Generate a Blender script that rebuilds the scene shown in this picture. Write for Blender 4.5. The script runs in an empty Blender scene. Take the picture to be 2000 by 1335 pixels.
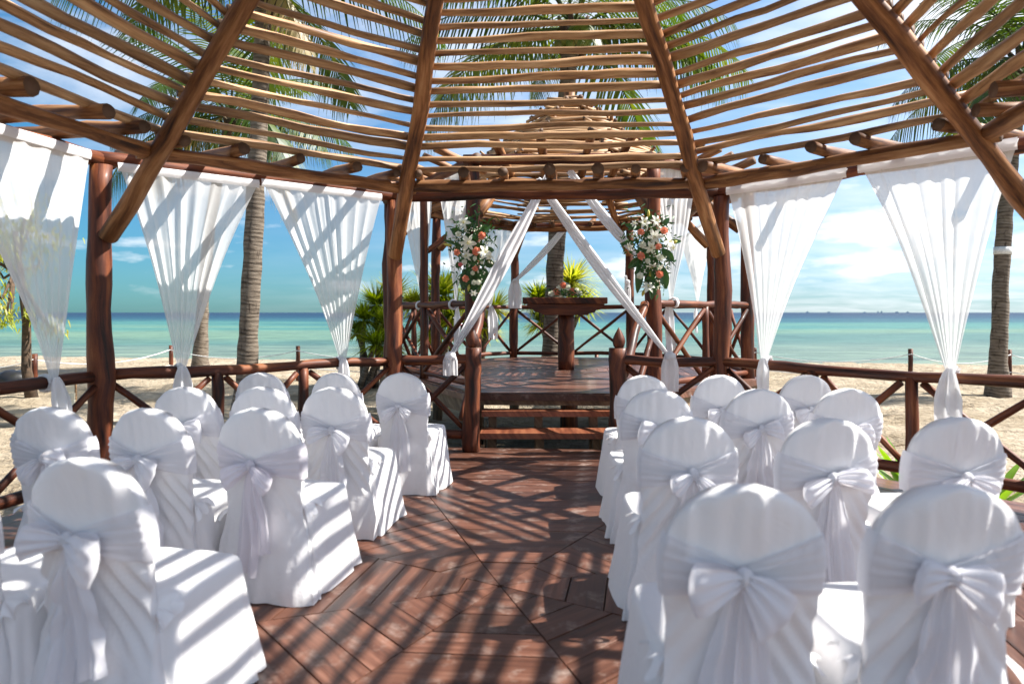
import bpy, math, random
import numpy as np
from mathutils import Vector, Matrix, noise
R = random.Random(7)
scene = bpy.context.scene
C = scene.collection

# ------------------------------------------------------------------ camera, world, sun, exposure
EYE = 1.42
cam_d = bpy.data.cameras.new('camera')
cam = bpy.data.objects.new('camera', cam_d); C.objects.link(cam)
cam.location = (0, 0, EYE); cam.rotation_euler = (math.radians(90), 0, 0)
cam_d.lens = 24; cam_d.sensor_width = 36
cam_d.shift_y = -57.5 / 2000
cam_d.clip_start = 0.05; cam_d.clip_end = 60000
cam_d.dof.use_dof = True; cam_d.dof.focus_distance = 8.6; cam_d.dof.aperture_fstop = 1.9
scene.camera = cam

SUN = Vector((0.9, 0.07, 1.0)).normalized()          # towards the sun
EL = math.asin(SUN.z)
sun_d = bpy.data.lights.new('sun', 'SUN'); sun_d.energy = 3.4; sun_d.angle = math.radians(0.53)
sun_d.color = (1.0, 0.955, 0.89)
sun = bpy.data.objects.new('sun', sun_d); C.objects.link(sun)
sun.rotation_euler = SUN.to_track_quat('Z', 'Y').to_euler(); sun.location = (20, 0, 30)

world = bpy.data.worlds.new('World'); scene.world = world; world.use_nodes = True
nt = world.node_tree; nt.nodes.clear()
def wn(t, **k):
    n = nt.nodes.new(t)
    for a, b in k.items(): setattr(n, a, b)
    return n
out = wn('ShaderNodeOutputWorld'); bg = wn('ShaderNodeBackground'); sky = wn('ShaderNodeTexSky')
sky.sky_type = 'NISHITA'; sky.sun_disc = False; sky.sun_elevation = EL
sky.sun_rotation = math.atan2(SUN.x, SUN.y); sky.air_density = 1.0; sky.dust_density = 0.35; sky.ozone_density = 1.6
geo = wn('ShaderNodeTexCoord'); sep = wn('ShaderNodeSeparateXYZ')
nt.links.new(geo.outputs['Generated'], sep.inputs[0])
# polarised deep blue towards the left, whiter towards the right (sun side)
tint = wn('ShaderNodeMix', data_type='RGBA', blend_type='MULTIPLY'); tint.inputs[0].default_value = 1.0
mr = wn('ShaderNodeMapRange'); mr.inputs[1].default_value = -0.6; mr.inputs[2].default_value = 0.55
nt.links.new(sep.outputs[0], mr.inputs[0])
tr = wn('ShaderNodeValToRGB'); tr.color_ramp.elements[0].color = (0.092, 0.225, 0.285, 1); tr.color_ramp.elements[1].color = (0.20, 0.32, 0.41, 1)
nt.links.new(mr.outputs[0], tr.inputs[0]); nt.links.new(sky.outputs[0], tint.inputs[6]); nt.links.new(tr.outputs[0], tint.inputs[7])
# horizon tempering: Nishita goes white at the horizon, the photo keeps blue there
hz = wn('ShaderNodeMapRange'); hz.inputs[1].default_value = 0.0; hz.inputs[2].default_value = 0.35
hz.inputs[3].default_value = 0.0; hz.inputs[4].default_value = 1.0
nt.links.new(sep.outputs[2], hz.inputs[0])
hr = wn('ShaderNodeValToRGB'); hr.color_ramp.elements[0].color = (0.52, 0.56, 0.62, 1); hr.color_ramp.elements[1].color = (1, 1, 1, 1)
nt.links.new(hz.outputs[0], hr.inputs[0])
t2 = wn('ShaderNodeMix', data_type='RGBA', blend_type='MULTIPLY'); t2.inputs[0].default_value = 1.0
nt.links.new(tint.outputs[2], t2.inputs[6]); nt.links.new(hr.outputs[0], t2.inputs[7])
# clouds projected on a plane overhead: direction / (z + k)
zc = wn('ShaderNodeMath', operation='MAXIMUM'); zc.inputs[1].default_value = 0.0; nt.links.new(sep.outputs[2], zc.inputs[0])
za = wn('ShaderNodeMath', operation='ADD'); za.inputs[1].default_value = 0.10; nt.links.new(zc.outputs[0], za.inputs[0])
dv = wn('ShaderNodeVectorMath', operation='DIVIDE'); cmb = wn('ShaderNodeCombineXYZ')
for i in range(3): nt.links.new(za.outputs[0], cmb.inputs[i])
nt.links.new(geo.outputs['Generated'], dv.inputs[0]); nt.links.new(cmb.outputs[0], dv.inputs[1])
mp = wn('ShaderNodeMapping'); mp.inputs['Scale'].default_value = (0.9, 1.25, 0.0); mp.inputs['Location'].default_value = (1.3, 0.4, 0)
mp.inputs['Rotation'].default_value = (0, 0, 0.5)
nt.links.new(dv.outputs[0], mp.inputs[0])
n1 = wn('ShaderNodeTexNoise'); n1.inputs['Scale'].default_value = 1.15; n1.inputs['Detail'].default_value = 9; n1.inputs['Roughness'].default_value = 0.56; n1.inputs['Distortion'].default_value = 0.35
nt.links.new(mp.outputs[0], n1.inputs['Vector'])
bias = wn('ShaderNodeMath', operation='MULTIPLY_ADD'); bias.inputs[1].default_value = 0.10; nt.links.new(mr.outputs[0], bias.inputs[0]); nt.links.new(n1.outputs[0], bias.inputs[2])
cr = wn('ShaderNodeValToRGB'); cr.color_ramp.elements[0].position = 0.44; cr.color_ramp.elements[1].position = 0.74
cr.color_ramp.elements[0].color = (0, 0, 0, 1); cr.color_ramp.elements[1].color = (0.95, 0.95, 0.95, 1)
nt.links.new(bias.outputs[0], cr.inputs[0])
fe = wn('ShaderNodeMapRange', interpolation_type='SMOOTHSTEP'); fe.inputs[1].default_value = 0.10; fe.inputs[2].default_value = 0.34; nt.links.new(sep.outputs[2], fe.inputs[0])
hi = wn('ShaderNodeMath', operation='MULTIPLY'); nt.links.new(cr.outputs[0], hi.inputs[0]); nt.links.new(fe.outputs[0], hi.inputs[1])
veil = wn('ShaderNodeMath', operation='MULTIPLY'); vp = wn('ShaderNodeMath', operation='POWER'); vp.inputs[1].default_value = 1.6; nt.links.new(mr.outputs[0], vp.inputs[0])
vn = wn('ShaderNodeMapRange'); vn.inputs[1].default_value = 0.3; vn.inputs[2].default_value = 0.75; vn.inputs[3].default_value = 0.12; vn.inputs[4].default_value = 0.72; nt.links.new(n1.outputs[0], vn.inputs[0])
nt.links.new(vp.outputs[0], veil.inputs[0]); nt.links.new(vn.outputs[0], veil.inputs[1])
hv = wn('ShaderNodeMath', operation='MAXIMUM'); nt.links.new(hi.outputs[0], hv.inputs[0]); nt.links.new(veil.outputs[0], hv.inputs[1])
# low cumulus band near the horizon
mp2 = wn('ShaderNodeMapping'); mp2.inputs['Scale'].default_value = (7, 7, 26); nt.links.new(geo.outputs['Generated'], mp2.inputs[0])
n2 = wn('ShaderNodeTexNoise'); n2.inputs['Scale'].default_value = 1.0; n2.inputs['Detail'].default_value = 8; nt.links.new(mp2.outputs[0], n2.inputs['Vector'])
band = wn('ShaderNodeValToRGB')
e = band.color_ramp.elements; e[0].position = 0.015; e[0].color = (0, 0, 0, 1); e[1].position = 0.05; e[1].color = (1, 1, 1, 1)
q = e.new(0.11); q.color = (0.9, 0.9, 0.9, 1); q = e.new(0.30); q.color = (0, 0, 0, 1)
nt.links.new(sep.outputs[2], band.inputs[0])
c2 = wn('ShaderNodeValToRGB'); c2.color_ramp.elements[0].position = 0.56; c2.color_ramp.elements[1].position = 0.72
b2 = wn('ShaderNodeMath', operation='MULTIPLY_ADD'); b2.inputs[1].default_value = 0.13; nt.links.new(mr.outputs[0], b2.inputs[0]); nt.links.new(n2.outputs[0], b2.inputs[2])
nt.links.new(b2.outputs[0], c2.inputs[0])
cm = wn('ShaderNodeMath', operation='MULTIPLY'); nt.links.new(c2.outputs[0], cm.inputs[0]); nt.links.new(band.outputs[0], cm.inputs[1])
mx = wn('ShaderNodeMath', operation='MAXIMUM'); nt.links.new(hv.outputs[0], mx.inputs[0]); nt.links.new(cm.outputs[0], mx.inputs[1])
cloud = wn('ShaderNodeMix', data_type='RGBA'); cloud.inputs[7].default_value = (2.35, 2.4, 2.5, 1)
nt.links.new(mx.outputs[0], cloud.inputs[0]); nt.links.new(t2.outputs[2], cloud.inputs[6])
nt.links.new(cloud.outputs[2], bg.inputs[0]); bg.inputs[1].default_value = 0.145
nt.links.new(bg.outputs[0], out.inputs[0])

scene.view_settings.view_transform = 'Standard'; scene.view_settings.look = 'None'
scene.view_settings.gamma = 1; scene.view_settings.use_curve_mapping = False
scene.view_settings.exposure = 1.92
scene.render.engine = 'CYCLES'
scene.cycles.max_bounces = 8; scene.cycles.transparent_max_bounces = 16; scene.cycles.use_denoising = True

# ------------------------------------------------------------------ helpers
def px(x, y, d):                    # image point (2000 px wide) at depth d -> place in the world
    return Vector(((x - 1000) / 1333.33 * d, d, EYE - (y - 610) / 1333.33 * d))

def tag(o, label=None, cat=None, group=None, kind=None):
    if label: o['label'] = label
    if cat: o['category'] = cat
    if group: o['group'] = group
    if kind: o['kind'] = kind
    return o

def thing(name, loc, label=None, cat=None, group=None, kind=None, rz=0):
    o = bpy.data.objects.new(name, None); C.objects.link(o)
    o.location = loc; o.rotation_euler = (0, 0, rz); o.empty_display_size = 0.1
    return tag(o, label, cat, group, kind)

class MB:
    """collects vertices and faces of ONE object"""
    def __init__(s): s.v = []; s.f = []; s.uv = []; s.mi = []
    def grid(s, P, U=None, close_u=False, mi=0, flip=False):
        n = len(P); m = len(P[0]); b = len(s.v)
        for row in P: s.v.extend([tuple(p) for p in row])
        for i in range(n - 1):
            for j in range(m if close_u else m - 1):
                k = (j + 1) % m
                q = (b + i * m + j, b + i * m + k, b + (i + 1) * m + k, b + (i + 1) * m + j)
                if flip: q = q[::-1]
                s.f.append(q); s.mi.append(mi)
                if U:
                    u0, u1 = U[i][j], U[i][k]; u2, u3 = U[i + 1][k], U[i + 1][j]
                    if close_u and k == 0: u1 = (u0[0] + abs(U[i][1][0] - U[i][0][0]), u0[1]); u2 = (u1[0], u3[1])
                    t = [u0, u1, u2, u3]
                    s.uv.extend(t[::-1] if flip else t)
                else: s.uv.extend([(0, 0)] * 4)
        return b
    def fan(s, ring, mi=0, uv=(0, 0)):
        s.f.append(tuple(ring)); s.mi.append(mi); s.uv.extend([uv] * len(ring))
    def poly(s, pts, mi=0, uv=None):
        b = len(s.v); s.v.extend([tuple(p) for p in pts]); s.f.append(tuple(range(b, b + len(pts)))); s.mi.append(mi)
        s.uv.extend(uv if uv else [(0, 0)] * len(pts))
    def box(s, c, h, rot=None, mi=0):
        c = Vector(c); b = len(s.v)
        for z in (-1, 1):
            for x, y in ((-1, -1), (1, -1), (1, 1), (-1, 1)):
                p = Vector((x * h[0], y * h[1], z * h[2]))
                if rot: p = rot @ p
                s.v.append(tuple(c + p))
        for q in ((3, 2, 1, 0), (4, 5, 6, 7), (0, 1, 5, 4), (1, 2, 6, 5), (2, 3, 7, 6), (3, 0, 4, 7)):
            s.f.append(tuple(b + i for i in q)); s.mi.append(mi)
            pts = [Vector(s.v[b + i]) - c for i in q]
            s.uv.extend([(p.x + p.z * .7, p.y + p.z * .7) for p in pts])
    def build(s, name, mats, parent=None, smooth=True, loc=None, kind=None):
        me = bpy.data.meshes.new(name)
        v = s.v
        if loc is not None: v = [(a - loc[0], b - loc[1], c - loc[2]) for a, b, c in v]
        me.from_pydata(v, [], s.f)
        uv = me.uv_layers.new(name='UVMap')
        uv.data.foreach_set('uv', [x for t in s.uv for x in t])
        for m in (mats if isinstance(mats, (list, tuple)) else [mats]): me.materials.append(m)
        me.polygons.foreach_set('material_index', s.mi)
        me.polygons.foreach_set('use_smooth', [smooth] * len(s.f))
        me.update()
        o = bpy.data.objects.new(name, me); C.objects.link(o)
        if loc is not None: o.location = loc
        if parent:
            o.parent = parent
            if loc is None: o.matrix_parent_inverse = Matrix.Translation(-parent.location) if parent.rotation_euler.z == 0 else (Matrix.Translation(parent.location) @ Matrix.Rotation(parent.rotation_euler.z, 4, 'Z')).inverted()
        if kind: o['kind'] = kind
        return o

def frame(d):
    d = d.normalized(); a = Vector((0, 0, 1)) if abs(d.z) < 0.9 else Vector((0, 1, 0))
    s = d.cross(a).normalized(); return s, s.cross(d).normalized()

def tube(mb, pts, rad, sides=9, cap=True, lump=0.0, seed=0.0, mi=0, cap_mi=None):
    n = len(pts); P = []; U = []; L = 0
    s0, t0 = frame(pts[-1] - pts[0])
    for i, p in enumerate(pts):
        if i: L += (p - pts[i - 1]).length
        r = rad[i] if isinstance(rad, (list, tuple)) else rad
        row = []; ur = []
        for j in range(sides):
            a = 2 * math.pi * j / sides
            k = 1 + (lump * noise.noise(Vector((math.cos(a) * .8 + seed, math.sin(a) * .8, L * 2.2 + seed))) if lump else 0)
            row.append(p + s0 * (math.cos(a) * r * k) + t0 * (math.sin(a) * r * k)); ur.append((j / sides * 6.28 * r + seed, L + seed * 3.1))
        P.append(row); U.append(ur)
    b = mb.grid(P, U, close_u=True, mi=mi)
    if cap:
        m = sides; cmi = mi if cap_mi is None else cap_mi
        mb.fan([b + j for j in range(m)][::-1], cmi); mb.fan([b + (n - 1) * m + j for j in range(m)], cmi)

def log_pts(a, b, wob, seg, seed, sag=0):
    a = Vector(a); b = Vector(b); s, t = frame(b - a); L = (b - a).length; out = []
    for i in range(seg + 1):
        u = i / seg; p = a.lerp(b, u)
        e = math.sin(math.pi * u) ** .6 if wob else 0
        w1 = noise.noise(Vector((seed * 7.3, u * L * 0.9, 0))) + .4 * noise.noise(Vector((seed * 3.3, u * L * 2.6, 4)))
        w2 = noise.noise(Vector((seed * 5.1, u * L * 0.9, 9))) + .4 * noise.noise(Vector((seed * 1.3, u * L * 2.6, 7)))
        out.append(p + s * (w1 * wob * e) + t * (w2 * wob * e) + Vector((0, 0, -sag * math.sin(math.pi * u))))
    return out

def log(name, a, b, r0, r1, mat, parent, wob=.015, seg=8, sides=9, lump=.25, sag=0):
    seed = R.uniform(0, 50); mb = MB(); P = log_pts(a, b, wob, seg, seed, sag)
    rad = [(r0 + (r1 - r0) * i / seg) * (1 + .12 * noise.noise(Vector((seed, i * .7, 2)))) for i in range(seg + 1)]
    tube(mb, P, rad, sides, True, lump, seed, 0, 1)
    return mb.build(name, [mat, M['log_end']], parent)

# ------------------------------------------------------------------ materials
M = {}
def mat(name):
    m = bpy.data.materials.new(name); m.use_nodes = True; M[name] = m
    b = m.node_tree.nodes['Principled BSDF']; return m, m.node_tree, b
def N(t, kind, **k):
    n = t.nodes.new(kind)
    for a, b in k.items():
        if a == 'inp':
            for kk, vv in b.items(): n.inputs[kk].default_value = vv
        else: setattr(n, a, b)
    return n
def ramp(t, src, stops):
    r = t.nodes.new('ShaderNodeValToRGB'); e = r.color_ramp.elements
    while len(e) < len(stops): e.new(0.5)
    for i, (p, c) in enumerate(stops): e[i].position = p; e[i].color = (*c, 1) if len(c) == 3 else c
    t.links.new(src, r.inputs[0]); return r
def bump(t, b, src, strength, dist):
    bp = N(t, 'ShaderNodeBump', inp={'Strength': strength, 'Distance': dist}); t.links.new(src, bp.inputs['Height']); t.links.new(bp.outputs[0], b.inputs['Normal']); return bp

def wood(name, cols, rough=(.35, .6), stretch=(26, 2.2), bumpd=.004, var=.35, worn=None, coat=0.0, spec=.5):
    m, t, b = mat(name)
    uv = N(t, 'ShaderNodeUVMap'); oi = N(t, 'ShaderNodeObjectInfo')
    mp = N(t, 'ShaderNodeMapping'); mp.inputs['Scale'].default_value = (stretch[0], stretch[1], 1); t.links.new(uv.outputs[0], mp.inputs[0])
    cx = N(t, 'ShaderNodeCombineXYZ'); ml = N(t, 'ShaderNodeMath', operation='MULTIPLY', inp={1: 90.0}); t.links.new(oi.outputs['Random'], ml.inputs[0])
    for i in range(3): t.links.new(ml.outputs[0], cx.inputs[i])
    t.links.new(cx.outputs[0], mp.inputs['Location'])
    n = N(t, 'ShaderNodeTexNoise', inp={'Scale': 1.0, 'Detail': 6, 'Roughness': .62}); t.links.new(mp.outputs[0], n.inputs['Vector'])
    r = ramp(t, n.outputs[0], cols)
    hs = N(t, 'ShaderNodeHueSaturation'); mv = N(t, 'ShaderNodeMapRange', inp={3: 1 - var, 4: 1 + var}); t.links.new(oi.outputs['Random'], mv.inputs[0]); t.links.new(mv.outputs[0], hs.inputs['Value'])
    t.links.new(r.outputs[0], hs.inputs['Color']); col = hs.outputs[0]
    if worn:
        n3 = N(t, 'ShaderNodeTexNoise', inp={'Scale': worn[1], 'Detail': 5, 'Roughness': .7})
        tc = N(t, 'ShaderNodeTexCoord'); t.links.new(tc.outputs['Object'], n3.inputs['Vector'])
        wr = ramp(t, n3.outputs[0], [(worn[2], (0, 0, 0)), (worn[3], (1, 1, 1))])
        mx = N(t, 'ShaderNodeMix', data_type='RGBA'); mx.inputs[7].default_value = (*worn[0], 1); t.links.new(wr.outputs[0], mx.inputs[0]); t.links.new(col, mx.inputs[6]); col = mx.outputs[2]
    t.links.new(col, b.inputs['Base Color'])
    rr = N(t, 'ShaderNodeMapRange', inp={3: rough[0], 4: rough[1]}); t.links.new(n.outputs[0], rr.inputs[0]); t.links.new(rr.outputs[0], b.inputs['Roughness'])
    b.inputs['Coat Weight'].default_value = coat; b.inputs['Coat Roughness'].default_value = .25; b.inputs['Specular IOR Level'].default_value = spec
    bump(t, b, n.outputs[0], .7, bumpd); return m

wood('post_wood', [(.33, (.012, .004, .002)), (.46, (.070, .017, .007)), (.58, (.145, .040, .013)), (.72, (.26, .095, .034))], (.45, .72), (14, 1.3), .008, .25, coat=.08, spec=.3)
wood('beam_wood', [(.33, (.030, .011, .005)), (.45, (.14, .055, .019)), (.56, (.28, .125, .046)), (.72, (.45, .25, .115))], (.42, .7), (16, 1.5), .005, .25, coat=.0, spec=.3)
wood('lath_wood', [(.30, (.065, .026, .010)), (.42, (.26, .135, .055)), (.57, (.43, .255, .12)), (.74, (.60, .42, .24))], (.45, .75), (24, 2.0), .004, .28)
wood('old_wood', [(.3, (.045, .028, .016)), (.5, (.13, .082, .045)), (.75, (.25, .18, .11))], (.6, .85), (14, 2), .005, .3)
wood('plank_wood', [(.30, (.018, .008, .005)), (.42, (.070, .027, .016)), (.58, (.125, .054, .034)), (.74, (.20, .105, .074))], (.28, .52), (26, 1.5), .002, .42, worn=((.25, .185, .155), 4.5, .55, .72), coat=.06, spec=.4)
wood('tread_wood', [(.25, (.07, .022, .012)), (.45, (.20, .06, .028)), (.7, (.34, .13, .06))], (.3, .5), (22, 1.5), .002, .2, coat=.2)
wood('log_end', [(.3, (.05, .025, .012)), (.6, (.12, .065, .035)), (.8, (.22, .14, .08))], (.6, .8), (9, 9), .002, .2)

def cloth(name, col, trans, alpha, weave=1400, bd=.0006, wr=0.0, wrs=14):
    m, t, b = mat(name); o = t.nodes['Material Output']
    b.inputs['Base Color'].default_value = (*col, 1); b.inputs['Roughness'].default_value = .85; b.inputs['Specular IOR Level'].default_value = .12
    b.inputs['Sheen Weight'].default_value = .12
    tl = N(t, 'ShaderNodeBsdfTranslucent'); tl.inputs[0].default_value = (*col, 1)
    ms = N(t, 'ShaderNodeMixShader'); ms.inputs[0].default_value = trans; t.links.new(b.outputs[0], ms.inputs[1]); t.links.new(tl.outputs[0], ms.inputs[2])
    last = ms
    if alpha < 1:
        tp = N(t, 'ShaderNodeBsdfTransparent'); ma = N(t, 'ShaderNodeMixShader')
        lw = N(t, 'ShaderNodeLayerWeight', inp={'Blend': .35})       # sheer cloth turns denser where seen edge-on
        mr_ = N(t, 'ShaderNodeMapRange', inp={1: 0.0, 2: .7, 3: 1 - alpha, 4: (1 - alpha) * .25}); t.links.new(lw.outputs['Facing'], mr_.inputs[0])
        t.links.new(mr_.outputs[0], ma.inputs[0]); t.links.new(ms.outputs[0], ma.inputs[1]); t.links.new(tp.outputs[0], ma.inputs[2]); last = ma
    t.links.new(last.outputs[0], o.inputs['Surface'])
    tc = N(t, 'ShaderNodeTexCoord')
    n = N(t, 'ShaderNodeTexNoise', inp={'Scale': wrs, 'Detail': 4, 'Roughness': .5, 'Distortion': .6}); t.links.new(tc.outputs['Object'], n.inputs['Vector'])
    mpw = N(t, 'ShaderNodeMapping'); mpw.inputs['Scale'].default_value = (1.9, 1.9, .55); t.links.new(tc.outputs['Object'], mpw.inputs[0])
    n2 = N(t, 'ShaderNodeTexNoise', noise_type='RIDGED_MULTIFRACTAL', inp={'Scale': wrs * .55, 'Detail': 3, 'Distortion': 1.2}); t.links.new(mpw.outputs[0], n2.inputs['Vector'])
    sm_ = N(t, 'ShaderNodeMath', operation='MULTIPLY_ADD', inp={1: .30}); t.links.new(n2.outputs[0], sm_.inputs[0]); t.links.new(n.outputs[0], sm_.inputs[2])
    bp = N(t, 'ShaderNodeBump', inp={'Strength': .55, 'Distance': wr if wr else .003}); t.links.new(sm_.outputs[0], bp.inputs['Height'])
    t.links.new(bp.outputs[0], b.inputs['Normal']); t.links.new(bp.outputs[0], tl.inputs['Normal'])
    return m
cloth('cover_cloth', (.90, .89, .895), .12, 1, wr=.017, wrs=8)
cloth('sash_cloth', (.87, .865, .90), .28, .87, wr=.004, wrs=16)
cloth('sash_pink', (.87, .835, .885), .28, .87, wr=.004, wrs=16)
cloth('curtain_cloth', (.82, .82, .81), .44, .74, wr=.006, wrs=7)
cloth('drape_cloth', (.83, .82, .83), .35, .96, wr=.005, wrs=9)
cloth('hem_cloth', (.82, .82, .83), .25, .97, wr=.004, wrs=12)

def leafmat(name, cols, trans=.35, rough=.45):
    m, t, b = mat(name); o = t.nodes['Material Output']
    tc = N(t, 'ShaderNodeTexCoord'); n = N(t, 'ShaderNodeTexNoise', inp={'Scale': 2.2, 'Detail': 4}); t.links.new(tc.outputs['Object'], n.inputs['Vector'])
    oi = N(t, 'ShaderNodeObjectInfo'); ad = N(t, 'ShaderNodeMath', operation='MULTIPLY_ADD', inp={1: .28}); t.links.new(oi.outputs['Random'], ad.inputs[0]); t.links.new(n.outputs[0], ad.inputs[2])
    r = ramp(t, ad.outputs[0], cols); t.links.new(r.outputs[0], b.inputs['Base Color']); b.inputs['Roughness'].default_value = rough
    tl = N(t, 'ShaderNodeBsdfTranslucent'); hs = N(t, 'ShaderNodeHueSaturation', inp={'Value': 1.7, 'Saturation': 1.15, 'Hue': .485}); t.links.new(r.outputs[0], hs.inputs['Color']); t.links.new(hs.outputs[0], tl.inputs[0])
    ms = N(t, 'ShaderNodeMixShader'); ms.inputs[0].default_value = trans; t.links.new(b.outputs[0], ms.inputs[1]); t.links.new(tl.outputs[0], ms.inputs[2]); t.links.new(ms.outputs[0], o.inputs['Surface'])
leafmat('palm_leaf', [(.35, (.022, .045, .008)), (.6, (.045, .085, .012)), (.85, (.11, .14, .016))])
leafmat('dry_leaf', [(.35, (.14, .12, .03)), (.6, (.26, .20, .06)), (.85, (.34, .24, .12))], .3)
leafmat('bush_leaf', [(.3, (.10, .16, .02)), (.6, (.22, .29, .035)), (.9, (.38, .36, .08))], .62)
leafmat('dark_leaf', [(.3, (.012, .05, .010)), (.7, (.03, .10, .018))], .12, .3)
leafmat('plant_leaf', [(.3, (.07, .17, .015)), (.7, (.16, .30, .03))], .35, .3)

def simple(name, col, rough=.6, var=None, trans=0, scale=30):
    m, t, b = mat(name); b.inputs['Roughness'].default_value = rough
    tc = N(t, 'ShaderNodeTexCoord'); n = N(t, 'ShaderNodeTexNoise', inp={'Scale': scale, 'Detail': 4}); t.links.new(tc.outputs['Object'], n.inputs['Vector'])
    c2 = var if var else tuple(c * .75 for c in col)
    r = ramp(t, n.outputs[0], [(.35, c2), (.65, col)]); t.links.new(r.outputs[0], b.inputs['Base Color'])
    if trans:
        o = t.nodes['Material Output']; tl = N(t, 'ShaderNodeBsdfTranslucent'); tl.inputs[0].default_value = (*col, 1)
        ms = N(t, 'ShaderNodeMixShader'); ms.inputs[0].default_value = trans; t.links.new(b.outputs[0], ms.inputs[1]); t.links.new(tl.outputs[0], ms.inputs[2]); t.links.new(ms.outputs[0], o.inputs['Surface'])
    return m
simple('petal_white', (.80, .80, .68), .5, (.70, .72, .52), .25)
simple('petal_lily', (.84, .84, .76), .5, (.78, .80, .62), .3)
simple('petal_coral', (.80, .30, .17), .5, (.70, .20, .11), .25)
simple('petal_pink', (.80, .22, .20), .5, (.7, .15, .15), .25)
simple('lily_heart', (.42, .45, .08), .6, (.5, .35, .05))
simple('rope', (.78, .78, .76), .8)
simple('black_plastic', (.012, .012, .014), .4)
simple('cream_paint', (.72, .66, .50), .6, (.66, .58, .42), scale=6)
simple('sign_ink', (.05, .05, .04), .7)
simple('coconut_skin', (.16, .20, .03), .5, (.22, .17, .04), scale=4)
simple('boot_fibre', (.10, .06, .035), .9, (.045, .03, .018), scale=14)
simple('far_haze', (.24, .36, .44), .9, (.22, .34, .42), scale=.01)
simple('red_cloth', (.42, .05, .08), .8)
simple('yellow_cloth', (.75, .42, .04), .8)
simple('skin', (.42, .24, .16), .6)

# palm bark: rings and cracks
m, t, b = mat('palm_bark')
uv = N(t, 'ShaderNodeUVMap'); mp = N(t, 'ShaderNodeMapping'); mp.inputs['Scale'].default_value = (2.2, 9, 1); t.links.new(uv.outputs[0], mp.inputs[0])
w = N(t, 'ShaderNodeTexWave', bands_direction='Y', inp={'Scale': .5, 'Distortion': 5, 'Detail': 3, 'Detail Scale': 1.2}); t.links.new(mp.outputs[0], w.inputs['Vector'])
n = N(t, 'ShaderNodeTexNoise', inp={'Scale': 1.6, 'Detail': 8, 'Roughness': .65}); t.links.new(mp.outputs[0], n.inputs['Vector'])
n_ = N(t, 'ShaderNodeTexNoise', inp={'Scale': 1.0, 'Detail': 4, 'Roughness': .6}); mpb = N(t, 'ShaderNodeMapping'); mpb.inputs['Scale'].default_value = (9, 2.5, 1); t.links.new(uv.outputs[0], mpb.inputs[0]); t.links.new(mpb.outputs[0], n_.inputs['Vector'])
mx_ = N(t, 'ShaderNodeMath', operation='MULTIPLY_ADD', inp={1: .16}); t.links.new(w.outputs[0], mx_.inputs[0]); t.links.new(n.outputs[0], mx_.inputs[2])
r = ramp(t, mx_.outputs[0], [(.34, (.025, .017, .010)), (.48, (.09, .066, .045)), (.62, (.155, .122, .09)), (.80, (.23, .19, .145))])
rd = ramp(t, n_.outputs[0], [(.30, (.25, .2, .16)), (.42, (1, 1, 1))])
mm = N(t, 'ShaderNodeMix', data_type='RGBA', blend_type='MULTIPLY'); mm.inputs[0].default_value = 1; t.links.new(r.outputs[0], mm.inputs[6]); t.links.new(rd.outputs[0], mm.inputs[7])
t.links.new(mm.outputs[2], b.inputs['Base Color']); b.inputs['Roughness'].default_value = .9; bump(t, b, mx_.outputs[0], .9, .025)

# sand
m, t, b = mat('sand')
tc = N(t, 'ShaderNodeTexCoord')
n = N(t, 'ShaderNodeTexNoise', inp={'Scale': .55, 'Detail': 9, 'Roughness': .62}); t.links.new(tc.outputs['Object'], n.inputs['Vector'])
r = ramp(t, n.outputs[0], [(.35, (.30, .245, .17)), (.55, (.39, .325, .24)), (.75, (.47, .41, .32))])
mpd = N(t, 'ShaderNodeMapping'); mpd.inputs['Scale'].default_value = (1.5, 6, 1); t.links.new(tc.outputs['Object'], mpd.inputs[0])
nd = N(t, 'ShaderNodeTexNoise', inp={'Scale': 1.5, 'Detail': 8, 'Roughness': .7}); t.links.new(mpd.outputs[0], nd.inputs['Vector'])
rdb = ramp(t, nd.outputs[0], [(.33, (.30, .23, .17)), (.40, (1, 1, 1))])
mm = N(t, 'ShaderNodeMix', data_type='RGBA', blend_type='MULTIPLY'); mm.inputs[0].default_value = .8; t.links.new(r.outputs[0], mm.inputs[6]); t.links.new(rdb.outputs[0], mm.inputs[7])
t.links.new(mm.outputs[2], b.inputs['Base Color']); b.inputs['Roughness'].default_value = .95; b.inputs['Specular IOR Level'].default_value = .1
nb = N(t, 'ShaderNodeTexNoise', inp={'Scale': 5.5, 'Detail': 7, 'Roughness': .6}); t.links.new(tc.outputs['Object'], nb.inputs['Vector']); bump(t, b, nb.outputs[0], 1.0, .18)
mpf = N(t, 'ShaderNodeMapping'); mpf.inputs['Scale'].default_value = (1.6, 3.4, 1); t.links.new(tc.outputs['Object'], mpf.inputs[0])
nf = N(t, 'ShaderNodeTexNoise', inp={'Scale': 1.5, 'Detail': 8, 'Roughness': .72}); t.links.new(mpf.outputs[0], nf.inputs['Vector'])
rf = ramp(t, nf.outputs[0], [(.30, (.50, .44, .38)), (.44, (.86, .84, .81)), (.58, (1.05, 1.05, 1.05))])
mf = N(t, 'ShaderNodeMix', data_type='RGBA', blend_type='MULTIPLY'); mf.inputs[0].default_value = 1; t.links.new(mm.outputs[2], mf.inputs[6]); t.links.new(rf.outputs[0], mf.inputs[7]); t.links.new(mf.outputs[2], b.inputs['Base Color'])

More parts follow.
